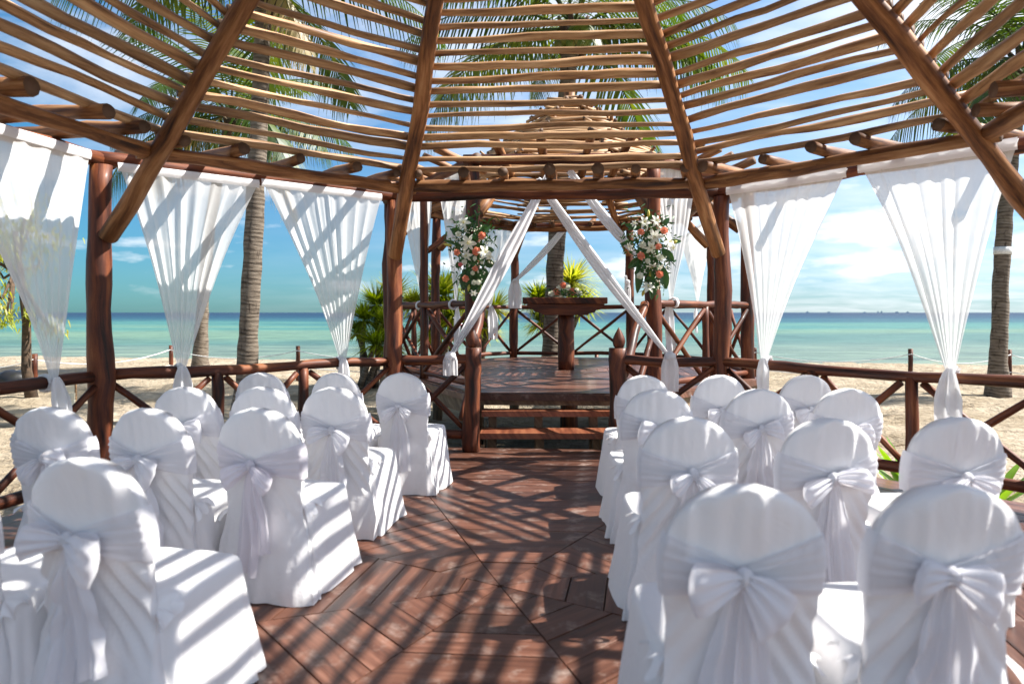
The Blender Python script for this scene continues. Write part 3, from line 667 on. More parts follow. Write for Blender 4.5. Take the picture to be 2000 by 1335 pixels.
# ------------------------------------------------------------------ covered chairs
def ss(a, b, x): x = max(0, min(1, (x - a) / (b - a))); return x * x * (3 - 2 * x)
def half_w(z):
    if z > .72: return .222 * max(0, 1 - ((z - .72) / .232) ** 2.15) ** .5
    if z > .50: return .203 + .019 * ss(.50, .72, z)
    return .203 + .075 * ss(.50, 0, z) ** 1.0
class Chair:
    def __init__(s, seed, w=1.0):
        s.s = seed; s.w = w
    def rear(s, x, z):
        """rear surface (towards the viewer) of the back cover: y at x, z"""
        w = half_w(z) * s.w; u = x / max(w, .02)
        lean = -.17 * max(0, z - .44) if z > .44 else 0
        y = lean - .012 - .05 * ss(.40, 0, z)
        th = .030 * max(0, 1 - abs(u) ** 3.2)
        y -= th
        k = s.s
        low = ss(.62, .05, z)
        # long soft folds hanging from the tie, tighter ones above it
        n1 = noise.noise(Vector((x * 9 + k, z * 1.6, k))); n2 = noise.noise(Vector((x * 21 + k, z * 2.2 + k, 3)))
        y -= .034 * low * n1 + .013 * low * n2 + .040 * low * max(0, noise.noise(Vector((x * 5 + k, z * .8, 8))))
        up = ss(.72, .80, z) * ss(.95, .88, z)
        y -= up * (.014 * noise.noise(Vector((x * 26 + k, z * 1.2, 1))) + .010 * n1)
        # diagonal pull folds from the sides towards the knot
        if z < .66:
            dg = abs(x) * 1.5 + z; y -= (.007 + .006 * math.sin(k * 3 + (x > 0))) * ss(.66, .56, z) * ss(.22, .42, z) * math.sin(dg * 62 + k) * ss(.02, .10, abs(x))
        return y
    def build(s, root, sash):
        k = s.s; rr = random.Random(int(k * 1000))
        # seat and skirt -------------------------------------------------
        mb = MB(); G = []; na = 108
        zs = [0.004, .03, .08, .14, .20, .26, .31, .35, .39, .42, .445, .460, .468]
        for z in zs:
            f = 1 - z / .468; a = .236 + .050 * f ** 1.1; y0 = .012 - .030 * f; y1 = .468 + .055 * f; r_ = 1.0
            if z > .44: r_ = 1 - .035 * ((z - .44) / .028) ** 2
            row = []
            for j in range(na):
                t = 2 * math.pi * j / na; e = 2 / 6.5
                cx = math.copysign(abs(math.cos(t)) ** e, math.cos(t)); cy = math.copysign(abs(math.sin(t)) ** e, math.sin(t))
                fo = f ** 1.2 * (.020 * noise.noise(Vector((math.cos(t) * 4 + k, math.sin(t) * 4, k + z * .8))) + .014 * math.sin(t * 9 + k + 2.5 * noise.noise(Vector((t, z * 2, k)))))
                corner = max(0, abs(cx * cy) - .75) * 4 * f * .028
                g = r_ + (fo + corner) / .25
                row.append((cx * a * g, (y0 + y1) / 2 + cy * (y1 - y0) / 2 * g, z + .004 * noise.noise(Vector((t * 3, k, 0))) * (f > .95)))
            G.append(row)
        for i, q in enumerate((.93, .80, .6, .4, .2, .02)):
            a = .236 * q; row = []
            for j in range(na):
                t = 2 * math.pi * j / na; e = 2 / (6.5 - 3 * (1 - q)); cx = math.copysign(abs(math.cos(t)) ** e, math.cos(t)); cy = math.copysign(abs(math.sin(t)) ** e, math.sin(t))
                row.append((cx * a, .24 + cy * .228 * q, .470 + .014 * (1 - q ** 3) + .004 * noise.noise(Vector((cx * a * 9, cy * q * 3, k)))))
            G.append(row)
        mb.grid(G, close_u=True); b0 = len(mb.v) - na; mb.fan([b0 + j for j in range(na)])
        mb.build('seat_cover', M['cover_cloth'], root, loc=None)
        # back ------------------------------------------------------------
        mb = MB(); G = []; zs = [.003 + .947 * (i / 58) ** .92 for i in range(58)] + [.9515]
        for z in zs:
            w = half_w(min(z, .9505)) * s.w; w = max(w, .006); row = []; m = 49
            edge = .012 * ss(.55, .1, z) * math.sin(z * 22 + k) + .004 * noise.noise(Vector((z * 14, k, 0)))
            for j in range(m):
                u = -1 + 2 * j / (m - 1); u = math.sin(u * math.pi / 2) ; x = u * (w + edge)
                row.append((x, s.rear(x, z), z))
            fz = (-.17 * max(0, z - .44)) + (.034 * min(1, w / .12) if z > .45 else .030 + .0 * z)
            if z < .45: fz = .02
            for j in range(1, 14):
                u = 1 - 2 * j / 14; x = math.sin(u * math.pi / 2) * (w + edge) * (.985 if abs(u) < .95 else 1)
                row.append((x, fz * (1 if abs(u) < .8 else .8), z))
            G.append(row)
        mb.grid(G, close_u=True); m = len(G[0]); b0 = len(mb.v) - m; mb.fan([b0 + j for j in range(m)])
        # gathered tufts of cloth pulled out at both sides above the seat
        for sx in (-1, 1):
            c = Vector((sx * .198, .03, .455 + rr.uniform(-.02, .02))); T = []; q0 = rr.uniform(0, 9)
            for i in range(9):
                v = i / 8; row = []
                for j in range(15):
                    u = j / 14 - .5; wd = .020 + .085 * v ** .8
                    row.append(c + Vector((sx * (.050 * v + .016 * math.sin(u * 17 + q0) * v), u * wd * 1.3 + .01 * v, -.028 * v * v + u * wd * .55 + .018 * math.cos(u * 15 + q0 * 2) * v)))
                T.append(row)
            mb.grid(T)
        mb.build('back_cover', M['cover_cloth'], root)
        # sash ------------------------------------------------------------
        sm_ = M[sash]; zc = .690 + rr.uniform(-.02, .02); kx = rr.uniform(-.025, .025); tilt = rr.uniform(-.10, .10)
        mb = MB(); G = []
        for i in range(65):
            u = -1.04 + 2.08 * i / 64; au = abs(u); h = .022 + .068 * au ** .8; w = half_w(zc) * s.w; row = []
            for j in range(15):
                v = -1 + 2 * j / 14; z = zc + v * h + .018 * au - tilt * u * .05; ww = half_w(z) * s.w
                x = kx * (1 - au) + max(-1, min(1, u)) * (ww + .006)
                pl = .0065 * math.sin(v * 17 + k + 1.5 * noise.noise(Vector((u * 2, v, k)))) * (1 - .3 * au)
                y = s.rear(max(-ww, min(ww, x)) * .985, z) - .010 - pl - .004 * (1 - au)
                if au > 1: y = s.rear(ww * .985 * (1 if u > 0 else -1), z) + .05 * (au - 1) / .04
                row.append((x, y, z))
            G.append(row)
        mb.grid(G); mb.build('sash_band', sm_, root)
        kn = Vector((kx, s.rear(kx, zc) - .028, zc))
        mb = MB(); G = []
        for i in range(9):
            v = i / 8; a0 = math.pi * v; row = []
            for j in range(14):
                a = 2 * math.pi * j / 14; q = 1 + .22 * math.sin(a * 4 + k) * math.sin(a0)
                row.append(kn + Vector((math.sin(a0) * math.cos(a) * .024 * q, math.sin(a0) * math.sin(a) * .020 * q, math.cos(a0) * .030)))
            G.append(row)
        mb.grid(G, close_u=True, flip=True); mb.build('bow_knot', sm_, root)
        for sx in (-1, 1):
            L = .135 * rr.uniform(.75, 1.25); dr = math.radians(rr.uniform(-14, 44)); H = .060 * rr.uniform(.75, 1.3); D_ = .026 * rr.uniform(.8, 1.3); sk = rr.uniform(-.3, .3); q0 = rr.uniform(0, 6)
            ax = Vector((sx * math.cos(dr), -.16, -math.sin(dr))).normalized(); upv = Vector((sx * math.sin(dr), 0, math.cos(dr))); mb = MB(); G = []; n_ = 40
            for i in range(n_ + 1):
                a = i / n_; o_ = math.sin(math.pi * a); hh = H * (.16 + .84 * min(1, o_ * 1.15) ** .75); row = []
                for j in range(17):
                    u = -1 + 2 * j / 16
                    pl = .010 * math.sin(u * 9 + q0) * (1 - o_) ** .6 + .006 * noise.noise(Vector((u * 2, a * 5, k + sx)))
                    dep = D_ * math.sin(2 * math.pi * a) * (1 - .25 * u * u) + pl
                    row.append(kn + ax * (L * (o_ - .10 * u * u * o_ + sk * .12 * u * o_)) + upv * (u * hh) + Vector((0, -dep - .006, -.028 * o_ * o_)))
                G.append(row)
            mb.grid(G, flip=(sx < 0))
            mb.build('bow_loop', sm_, root)
        for sx in (-1, 1):
            ln = rr.uniform(.42, .62); W = rr.uniform(.10, .14); sp = sx * rr.uniform(.02, .07); mb = MB(); G = []; n_ = 26
            for i in range(n_ + 1):
                v = i / n_; z = kn.z - .01 - ln * v; w = .022 + (W - .022) * min(1, v * 2.0) ** .75; row = []
                for j in range(15):
                    u = j / 14 - .5; x = kx + sx * .010 + sp * v + u * w; zz = z + (.03 * (u * sx) if v > .95 else 0) * v
                    zz = max(zz, .02); y = s.rear(max(-.19, min(.19, x)), max(zz, .01)) - .016 - .012 * (sx > 0)
                    y -= .011 * (1 + math.sin(u * 13 + k * sx + 1.2 * noise.noise(Vector((u, v * 2, k))))) * min(1, v * 3 + .1) + .014 * math.sin(math.pi * v)
                    row.append((x, y, zz))
                G.append(row)
            mb.grid(G); mb.build('bow_tail', sm_, root)

g4 = 'white covered chairs set out in rows'
CH = [  # x, depth of the back, yaw degrees (clockwise), seed, sash, label
 (-.850, 5.31, -8, 'sash_cloth', 'aisle-side covered chair of the front row, left of the aisle, nearest the left newel post'),
 (-1.370, 5.31, -6, 'sash_cloth', 'middle covered chair of the front row left of the aisle, below the bushes'),
 (-1.960, 5.33, -5, 'sash_cloth', 'outer covered chair of the front row on the left, before the scarred palm trunk'),
 (-1.110, 4.28, -10, 'sash_cloth', 'aisle-side covered chair of the second row on the left with long sunlit bow tails'),
 (-1.570, 4.30, -8, 'sash_cloth', 'middle covered chair of the second row on the left, mostly behind the lilac-sashed chair'),
 (-2.060, 4.30, -8, 'sash_cloth', 'outer covered chair of the second row on the left, under the second curtain'),
 (-1.235, 3.34, -12, 'sash_pink', 'covered chair with the faintly lilac sash beside the aisle, third row on the left'),
 (-1.780, 3.34, -12, 'sash_cloth', 'middle covered chair of the third row on the left, right of the thick post'),
 (-2.290, 3.38, -10, 'sash_cloth', 'outer covered chair of the third row on the left, left of the thick post'),
 (-1.375, 2.20, -14, 'sash_cloth', 'large blurred covered chair nearest the viewer on the left with wide striped seat'),
 (-1.900, 2.22, -12, 'sash_cloth', 'cut-off covered chair at the bottom left corner of the view'),
 (.985, 5.09, 0, 'sash_cloth', 'aisle-side covered chair of the front row on the right, beside the right newel post'),
 (1.565, 5.12, 2, 'sash_cloth', 'middle covered chair of the front row on the right, below the hanging sash end'),
 (2.215, 5.12, 2, 'sash_cloth', 'outer covered chair of the front row on the right, framed by rail braces'),
 (.890, 4.16, 0, 'sash_cloth', 'aisle-side covered chair of the second row right of the aisle'),
 (1.515, 4.18, 2, 'sash_cloth', 'middle covered chair of the second row on the right, bow fully visible'),
 (2.075, 4.20, 2, 'sash_cloth', 'outer covered chair of the second row on the right, left of the green plant'),
 (.800, 3.06, -1, 'sash_cloth', 'aisle-side covered chair of the third row right of the aisle'),
 (1.410, 3.02, 1, 'sash_cloth', 'middle covered chair of the third row on the right, left of the green plant'),
 (2.000, 3.05, 3, 'sash_cloth', 'outer covered chair of the third row on the right, below the wide curtain end'),
 (.640, 1.86, -1, 'sash_cloth', 'biggest covered chair in the right foreground with a double-pointed bow'),
 (1.200, 1.86, 2, 'sash_cloth', 'covered chair at the bottom right corner with a deeply creased back'),
]
for i, (x, d, yaw, sash, label) in enumerate(CH):
    root = thing('covered_chair', (x, d + .09, 0), label, 'chair', g4, rz=math.radians(yaw))
    root.matrix_world  # parts are given in the chair's own space
    c = Chair(3.17 * i + 1.3, R.uniform(.97, 1.02) * (.93 if d > 5 else 1))
    before = set(C.objects)
    c.build(root, sash)
    for o in C.objects:
        if o not in before and o.parent is root: o.matrix_parent_inverse = Matrix.Identity(4)

# ------------------------------------------------------------------ palms
def leaflet(mb, p, d, L, w, droop, up, mi=0):
    """a folded blade: p base, d direction, droop under its own weight"""
    s = d.cross(up)
    if s.length < 1e-4: s = Vector((1, 0, 0))
    s.normalize(); b = len(mb.v); n = 3
    for i in range(n + 1):
        v = i / n; c = p + d * (L * v) - Vector((0, 0, droop * L * v * v)); ww = w * (.55 + .9 * v if v < .4 else .95 - .9 * (v - .4) / .6 if v < 1 else .06)
        if v == 1: ww = w * .06
        mb.v.append(tuple(c - s * ww)); mb.v.append(tuple(c + s * ww))
    for i in range(n):
        mb.f.append((b + 2 * i, b + 2 * i + 1, b + 2 * i + 3, b + 2 * i + 2)); mb.mi.append(mi); mb.uv.extend([(0, 0)] * 4)

def frond_mesh(L, e0, bend, seed, hang):
    r_ = random.Random(seed); mb = MB(); n = 16; pts = []; p = Vector((0, 0, 0)); e = e0
    for i in range(n + 1):
        pts.append(p.copy()); e = e0 - bend * (i / n) ** 1.25
        p = p + Vector((math.cos(e), .05 * math.sin(seed + i * .4), math.sin(e))) * (L / n)
    tube(mb, pts, [.028 * (1 - .85 * i / n) for i in range(n + 1)], 5, False, mi=0)
    m = 46
    for i in range(m):
        v = .13 + .87 * i / (m - 1); k = v * n; q = min(int(k), n - 1); c = pts[q].lerp(pts[q + 1], k - q); t = (pts[q + 1] - pts[q]).normalized()
        ln = L * .26 * math.sin(math.pi * min(1, (v * .86 + .12))) ** .6 * r_.uniform(.85, 1.1) + .06
        for sx in (-1, 1):
            side = t.cross(Vector((0, 0, 1)));
            if side.length < .1: side = Vector((0, 1, 0))
            side = side.normalized() * sx; upv = side.cross(t) * sx
            fw = .30 + .55 * v + r_.uniform(-.08, .08); dd = (side * 1.0 + t * fw + Vector((0, 0, 1)) * (.10 - hang * r_.uniform(.6, 1.2))).normalized()
            leaflet(mb, c, dd, ln, .020 * L / 3 + .003, r_.uniform(.25, .55) + hang * .25, upv)
    me_o = mb.build('frond', M['palm_leaf']); return me_o
FR = {}
def get_frond(kind, var):
    key = (kind, var)
    if key not in FR:
        pr_ = {'up': (1.15, 1.0, .05), 'mid': (.75, 1.35, .25), 'low': (.30, 1.35, .55), 'hang': (-.15, 1.2, .85), 'dead': (-.75, .75, 1.0)}[kind]
        o = frond_mesh(3.0, pr_[0] + .1 * var, pr_[1] - .08 * var, 10 + var * 7 + hash(len(kind)) % 5, pr_[2]); me = o.data; bpy.data.objects.remove(o); FR[key] = me
        if kind == 'dead': me.materials[0] = M['dry_leaf']
    return FR[key]
def palm(label, base, crown, rb, rt, size, seed, nfr=24, bend=(0, 0), dead=2, nuts=0, extra=()):
    r_ = random.Random(seed); root = thing('coconut_palm', base, label, 'palm tree'); base = Vector(base); crown = Vector(crown)
    mb = MB(); n = 40; pts = []; rad = []
    for i in range(n + 1):
        v = i / n; p = base.lerp(crown, v) + Vector((bend[0] * math.sin(math.pi * v), bend[1] * math.sin(math.pi * v), 0))
        if i == 0: p.z -= .35
        pts.append(p); fl = 1 + .75 * math.exp(-v * 18) ; rad.append((rb + (rt - rb) * v) * fl * (1 + .025 * math.sin(i * 2.9) + .03 * noise.noise(Vector((i * .5, seed, 0)))))
    tube(mb, pts, rad, 18, True, .16, seed * 1.7)
    mb.build('trunk', M['palm_bark'], root)
    mb = MB()    # old leaf boots below the crown
    for i in range(16):
        a = i * 2.4; z = -.75 + .75 * i / 16; q = crown + Vector((math.cos(a) * rt * .9, math.sin(a) * rt * .9, z))
        tube(mb, [q, q + Vector((math.cos(a) * .10, math.sin(a) * .10, .16)), q + Vector((math.cos(a) * .20, math.sin(a) * .20, .34))], [.07, .06, .03], 6, True, .5, a)
    mb.build('leaf_boots', M['boot_fibre'], root, kind=None)
    lst = []
    for i in range(nfr):
        v = i / (nfr - 1); kind = 'up' if v < .2 else 'mid' if v < .6 else 'low' if v < .88 else 'hang'
        lst.append((kind, i * 2.39996 + seed, r_.uniform(.88, 1.1)))
    for i in range(dead): lst.append(('dead', r_.uniform(0, 6.28), r_.uniform(.5, .75)))
    for kd, az, s in extra: lst.append((kd, az, s))
    for kind, az, s in lst:
        o = bpy.data.objects.new('frond', get_frond(kind, r_.randrange(2))); C.objects.link(o); o.parent = root
        o.location = crown - base + Vector((math.cos(az) * .08, math.sin(az) * .08, (.15 if kind in ('up', 'mid') else -.05)))
        o.rotation_euler = (r_.uniform(-.25, .25), r_.uniform(-.12, .12), az); sc = size / 3 * s; o.scale = (sc, sc, sc)
    for i in range(nuts):
        a = -1.57 + (i - nuts / 2) * .42; mb = MB(); c = crown + Vector((math.cos(a) * .30, math.sin(a) * .30, -.38 - .14 * (i % 2)))
        G = [[c + Vector((math.sin(u * math.pi / 6) * math.cos(j * math.pi / 5) * .105, math.sin(u * math.pi / 6) * math.sin(j * math.pi / 5) * .105, math.cos(u * math.pi / 6) * .13)) for j in range(10)] for u in range(7)]
        mb.grid(G, close_u=True, flip=True); mb.build('coconut', M['coconut_skin'], root)
    return root
def gz(x, y): return sand_z(x, y)
d = 11.5
palm('tall coconut palm with a thick scarred trunk left of centre, behind the second curtain', (-4.52, d, gz(-4.52, d)), px(517, -55, d), .168, .128, 3.2, 3, 17, (.02, 0), 1)
d = 22
palm('taller slender coconut palm further back on the left, its crown just above the left eave', (px(391, 700, d).x, d, gz(-9.8, d)), px(452, 222, d), .20, .15, 4.2, 11, 17, (-.25, 0), 1, extra=(('hang', 3.25, 1.12), ('hang', 2.9, 1.0), ('hang', -.1, .9), ('dead', .1, .9), ('dead', 3.5, .9)))
d = 15.3
palm('coconut palm rising right behind the altar, with green coconuts under its crown', (px(1073, 700, d).x, d, gz(.8, d)), px(1117, 52, d), .20, .185, 4.2, 6, 13, (-.05, 0), 0, nuts=7, extra=(('low', 0.0, 1.02), ('low', 3.14, .95), ('low', .35, .95), ('low', -.45, .9), ('mid', 2.8, .95), ('hang', -1.4, .5), ('hang', 2.2, .5)))
d = 15.0
palm('coconut palm at the far right edge with a white band on its trunk', (px(1950, 765, d).x, d, gz(10.5, d)), px(2000, 110, d), .165, .14, 3.2, 21, 22, (-.15, 0), 3)
b0 = Vector((px(1950, 765, d).x, d, gz(10.5, d))); c0 = px(2000, 110, d)
def on_trunk(v): return b0.lerp(c0, v) + Vector((-.15 * math.sin(math.pi * v), 0, 0))
v0 = (px(0, 490, d).z - b0.z) / (c0.z - b0.z); mb = MB(); tube(mb, [on_trunk(v0 - .011), on_trunk(v0 + .011)], .172, 18, True); pb = mb.build('trunk_band', M['rope'], [o for o in C.objects if o.get('label', '').startswith('coconut palm at the far right')][0])

# spiky rosette bushes
def rosette(mb, c, r_, rad, n=70, upb=.25):
    for i in range(n):
        z = r_.uniform(-.55, 1); a = r_.uniform(0, 6.283); q = math.sqrt(1 - z * z); d = Vector((q * math.cos(a), q * math.sin(a), z + upb)).normalized()
        leaflet(mb, c + d * rad * .08, d, rad * r_.uniform(.8, 1.08), rad * .036, r_.uniform(.05, .45), Vector((0, 0, 1)) if abs(d.z) < .9 else Vector((1, 0, 0)))
def bush(label, d, base_px, heads, seed):
    heads = [(a_, b_ + 6, c_, d_) for a_, b_, c_, d_ in heads]
    r_ = random.Random(seed); bx = px(base_px, 700, d).x; b = Vector((bx, d, gz(bx, d)))
    root = thing('spiky_bush', b, label, 'bush', 'spiky-leaved bushes along the beach')
    for (hx, hy, hr, dd) in heads:
        c = px(hx, hy, d + dd); rad = 1.16 * hr / 1333 * (d + dd)
        mb = MB(); st = b + Vector((r_.uniform(-.3, .3), dd * .6, -.2)); mid = st.lerp(c, .5) + Vector((r_.uniform(-.15, .15), 0, .1)); tube(mb, [st, mid, c], [.09, .07, .06], 8, True, .4, seed); mb.build('stem', M['palm_bark'], root)
        mb = MB(); rosette(mb, c, r_, rad, 330); mb.build('leaf_rosette', M['bush_leaf'], root)
bush('clump of spiky green bushes left of the front left post', 16.5, 725, [(735, 590, 52, 0), (768, 572, 50, .3), (712, 620, 46, -.3), (752, 628, 52, -.4), (733, 668, 46, -.7), (762, 672, 44, -.5), (700, 646, 34, 0)], 5)
bush('yellow-green spiky bush seen between the altar curtains', 17.0, 862, [(862, 572, 70, 0), (828, 600, 48, .2), (884, 615, 58, -.2), (850, 640, 62, .1), (805, 590, 40, .5)], 9)
bush('small spiky bush behind the left flower spray', 18.0, 935, [(925, 585, 50, 0), (965, 600, 46, 0), (945, 635, 42, .2)], 13)
bush('round spiky rosettes on both sides of the trunk behind the altar', 17.5, 1090, [(1115, 548, 62, 0), (1052, 582, 48, -.1), (1135, 592, 44, -.2), (1060, 625, 44, .2)], 17)

# leafy plant outside the right rail
def blade(mb, p, az, L, w, e0, bend):
    pts = []; q = Vector(p); e = e0; row = []
    for i in range(7):
        v = i / 6; ww = w * math.sin(math.pi * min(1, v * .92 + .06)) ** .8; sd = Vector((-math.sin(az), math.cos(az), 0)); n_ = Vector((-math.sin(e) * math.cos(az), -math.sin(e) * math.sin(az), math.cos(e)))
        row.append([q - sd * ww + n_ * ww * .3, q.copy(), q + sd * ww + n_ * ww * .3]); e -= bend / 6
        q = q + Vector((math.cos(e) * math.cos(az), math.cos(e) * math.sin(az), math.sin(e))) * (L / 6)
    mb.grid(row)
pl = Vector((3.62, 6.15, SAND - .02)); root = thing('leafy_plant', pl, 'low plant with bright green strap leaves growing outside the right rail', 'plant')
for i in range(17):
    mb = MB(); blade(mb, pl + Vector((R.uniform(-.06, .06), R.uniform(-.06, .06), 0)), i * 2.4, R.uniform(.60, .82), .042, R.uniform(.95, 1.5), R.uniform(.3, 1.0)); mb.build('leaf', M['plant_leaf'], root)
pl = Vector((4.25, 6.05, SAND - .02)); root = thing('leafy_plant', pl, 'second strap-leaved plant, half hidden behind the top of the third row chair', 'plant')
for i in range(13):
    mb = MB(); blade(mb, pl, i * 2.4 + 1, R.uniform(.60, .85), .04, R.uniform(.95, 1.5), R.uniform(.3, 1.0)); mb.build('leaf', M['plant_leaf'], root)

# drooping tree at the far left edge
tb = px(58, 700, 14.5); tb.z = gz(tb.x, 14.5); root = thing('beach_tree', tb, 'drooping olive-leaved beach tree with a dark trunk at the far left edge', 'tree')
cr_ = px(20, 470, 14.6)
mb = MB(); tube(mb, [tb + Vector((.06, 0, -.2)), tb + Vector((-.08, 0, .6)), tb + Vector((-.06, 0, 1.6)), cr_ + Vector((.1, 0, .2))], [.13, .10, .09, .05], 10, True, .3, 2.0); mb.build('trunk', M['boot_fibre'], root)
mb = MB(); r_ = random.Random(44); cl = []
for i in range(46):
    c = cr_ + Vector((r_.gauss(-.45, .40), r_.gauss(0, .7), r_.gauss(.1, .75))); cl.append((c, r_.uniform(.20, .42)))
for q in (px(2, 600, 14), px(12, 625, 14), px(-10, 570, 14), px(108, 640, 14.3), px(60, 610, 14.4), px(95, 628, 14.4)): cl.append((q, .16))
for c, rad in cl:
    for k in range(42):
        p = c + Vector((r_.gauss(0, rad * .6), r_.gauss(0, rad * .6), r_.gauss(0, rad * .6))); a = r_.uniform(0, 6.28); dd = Vector((math.cos(a) * .5, math.sin(a) * .5, -.5 + r_.uniform(-.4, .6))).normalized()
        leaflet(mb, p, dd, r_.uniform(.10, .18), .022, .3, Vector((0, 0, 1)))
mb.build('crown', M['bush_leaf'], root)
for q in cl[:10] + cl[-6:]:
    mb = MB(); tube(mb, [tb.lerp(cr_, .8), tb.lerp(q[0], .8) + Vector((0, 0, .3)), q[0]], [.04, .025, .01], 6, True, .3, 1); mb.build('branch', M['boot_fibre'], root)

# ------------------------------------------------------------------ flowers
def rose(mb, c, f, r, mi, r_):
    s, t = frame(f)
    for ring, (n, q, h) in enumerate(((3, .38, .55), (5, .68, .40), (6, 1.0, .12))):
        for i in range(n):
            a = i * 6.283 / n + ring * .7 + r_.uniform(-.15, .15); wd = 6.283 / n * .72; P = []
            for v in (0, .5, 1):
                row = []
                for u in (-1, -.35, .35, 1):
                    aa = a + u * wd * .5 * (.6 + .6 * v); rr = r * q * (.35 + .65 * v) * (1 - .10 * u * u); row.append(c + s * (math.cos(aa) * rr) + t * (math.sin(aa) * rr) + f * (r * (h * v + .05 + (-.12 * v * v if ring == 2 else .12 * v))))
                P.append(row)
            mb.grid(P, mi=mi)
    P = [[c + s * (math.cos(j * 1.047) * r * q) + t * (math.sin(j * 1.047) * r * q) + f * (r * z) for j in range(6)] for q, z in ((.75, -.35), (.80, .0), (.42, .30), (.16, .50), (.02, .52))]
    mb.grid(P, mi=mi, close_u=True)
def lily(mb, c, f, r, r_, mi=0, mh=1):
    s, t = frame(f)
    for i in range(6):
        a = i * 1.0472 + r_.uniform(-.1, .1); d = s * math.cos(a) + t * math.sin(a); e = f.cross(d); P = []; wm = .26 if i % 2 else .19
        for v in (0, .25, .5, .75, 1):
            w = r * wm * math.sin(math.pi * min(1, v * .9 + .08)) ** .8; p = c + d * (r * (.05 + v * .95)) + f * (r * (.55 * v - .62 * v * v) * 1.0)
            P.append([p - e * w + f * w * .25, p, p + e * w + f * w * .25])
        mb.grid(P, mi=mi)
    for i in range(5):
        a = i * 1.256; d = s * math.cos(a) + t * math.sin(a); tube(mb, [c, c + f * r * .35 + d * r * .10, c + f * r * .45 + d * r * .2], [r * .02, r * .02, r * .04], 4, True, mi=mh)
def big_leaf(name, root, p, d, L, w, up=Vector((0, -1, 0)), m='dark_leaf'):
    d = d.normalized(); s = d.cross(up).normalized(); mb = MB(); P = []
    for i in range(9):
        v = i / 8; ww = w * math.sin(math.pi * min(1, v * .95 + .03)) ** .75; c = p + d * (L * v) + up * (.05 * L * math.sin(v * 3)) ; P.append([c - s * ww + up * ww * .35, c - s * ww * .5 + up * ww * .1, c, c + s * ww * .5 + up * ww * .1, c + s * ww + up * ww * .35])
    mb.grid(P); mb.build(name, M[m], root)
def spray(label, origin, ox, oy, sc, dep, lil, cor, whi, lea, breath, seed, pink=(), buds=(), zone=None):
    r_ = random.Random(seed)
    def W(p, f=0): return px(ox + p[0] / sc, oy + p[1] / sc, dep - f)
    root = thing('flower_spray', origin, label, 'flower arrangement', 'flower sprays on the altar gazebo posts')
    for p in lil:
        mb = MB(); f = Vector((r_.uniform(-.5, .5), -1, r_.uniform(-.5, .4))).normalized()
        if len(p) > 3: f = Vector(p[3]).normalized()
        lily(mb, W(p, .10), f, 1.04 * p[2] / sc / 1333 * dep, r_); mb.build('lily', [M['petal_lily'], M['lily_heart']], root)
    for lst, m_, nm in ((cor, 'petal_coral', 'coral_rose'), (whi, 'petal_white', 'white_rose'), (pink, 'petal_pink', 'pink_rose')):
        for p in lst:
            mb = MB(); f = Vector((r_.uniform(-.4, .4), -1, r_.uniform(-.2, .5))).normalized(); rose(mb, W(p, .10), f, 1.04 * p[2] / sc / 1333 * dep, 0, r_); mb.build(nm, M[m_], root)
    for p in lea:
        a = W(p[:2], .03); b = W(p[2:4], .02); big_leaf('leaf', root, a, b - a, (b - a).length * 1.1, 1.25 * p[4] / sc / 1333 * dep, up=Vector((r_.uniform(-.3, .3), -1, r_.uniform(-.2, .3))).normalized())
    for p in buds:
        a = W(p[:2], .05); b = W(p[2:4], .05); mb = MB(); tube(mb, [a, a.lerp(b, .3), a.lerp(b, .7), b], [.006, .017, .016, .003], 8, True); mb.build('lily_bud', M['lily_heart'], root)
    mb = MB()
    for c in breath:
        for i in range(16):
            q = W((c[0] + r_.gauss(0, 38), c[1] + r_.gauss(0, 38)), r_.uniform(.04, .12)); r = r_.uniform(.005, .011)
            G = [[q + Vector((math.sin(u * math.pi / 3) * math.cos(j * 1.257) * r, math.sin(u * math.pi / 3) * math.sin(j * 1.257) * r, math.cos(u * math.pi / 3) * r)) for j in range(5)] for u in range(4)]
            mb.grid(G, close_u=True)
    mb.build('filler_blossom', M['petal_white'], root, kind='stuff')
    mb = MB()
    for cx, cy, sx, sy, n_ in zone:
        for i in range(n_):
            q = W((r_.gauss(cx, sx), r_.gauss(cy, sy)), r_.uniform(-.02, .08)); a = r_.uniform(0, 6.28); leaflet(mb, q, Vector((math.cos(a), r_.uniform(-.8, .1), math.sin(a))).normalized(), r_.uniform(.03, .09), r_.uniform(.005, .013), .2, Vector((0, -1, 0)))
    mb.build('filler_greenery', M['dark_leaf'], root, kind='stuff')
dR = 7.78
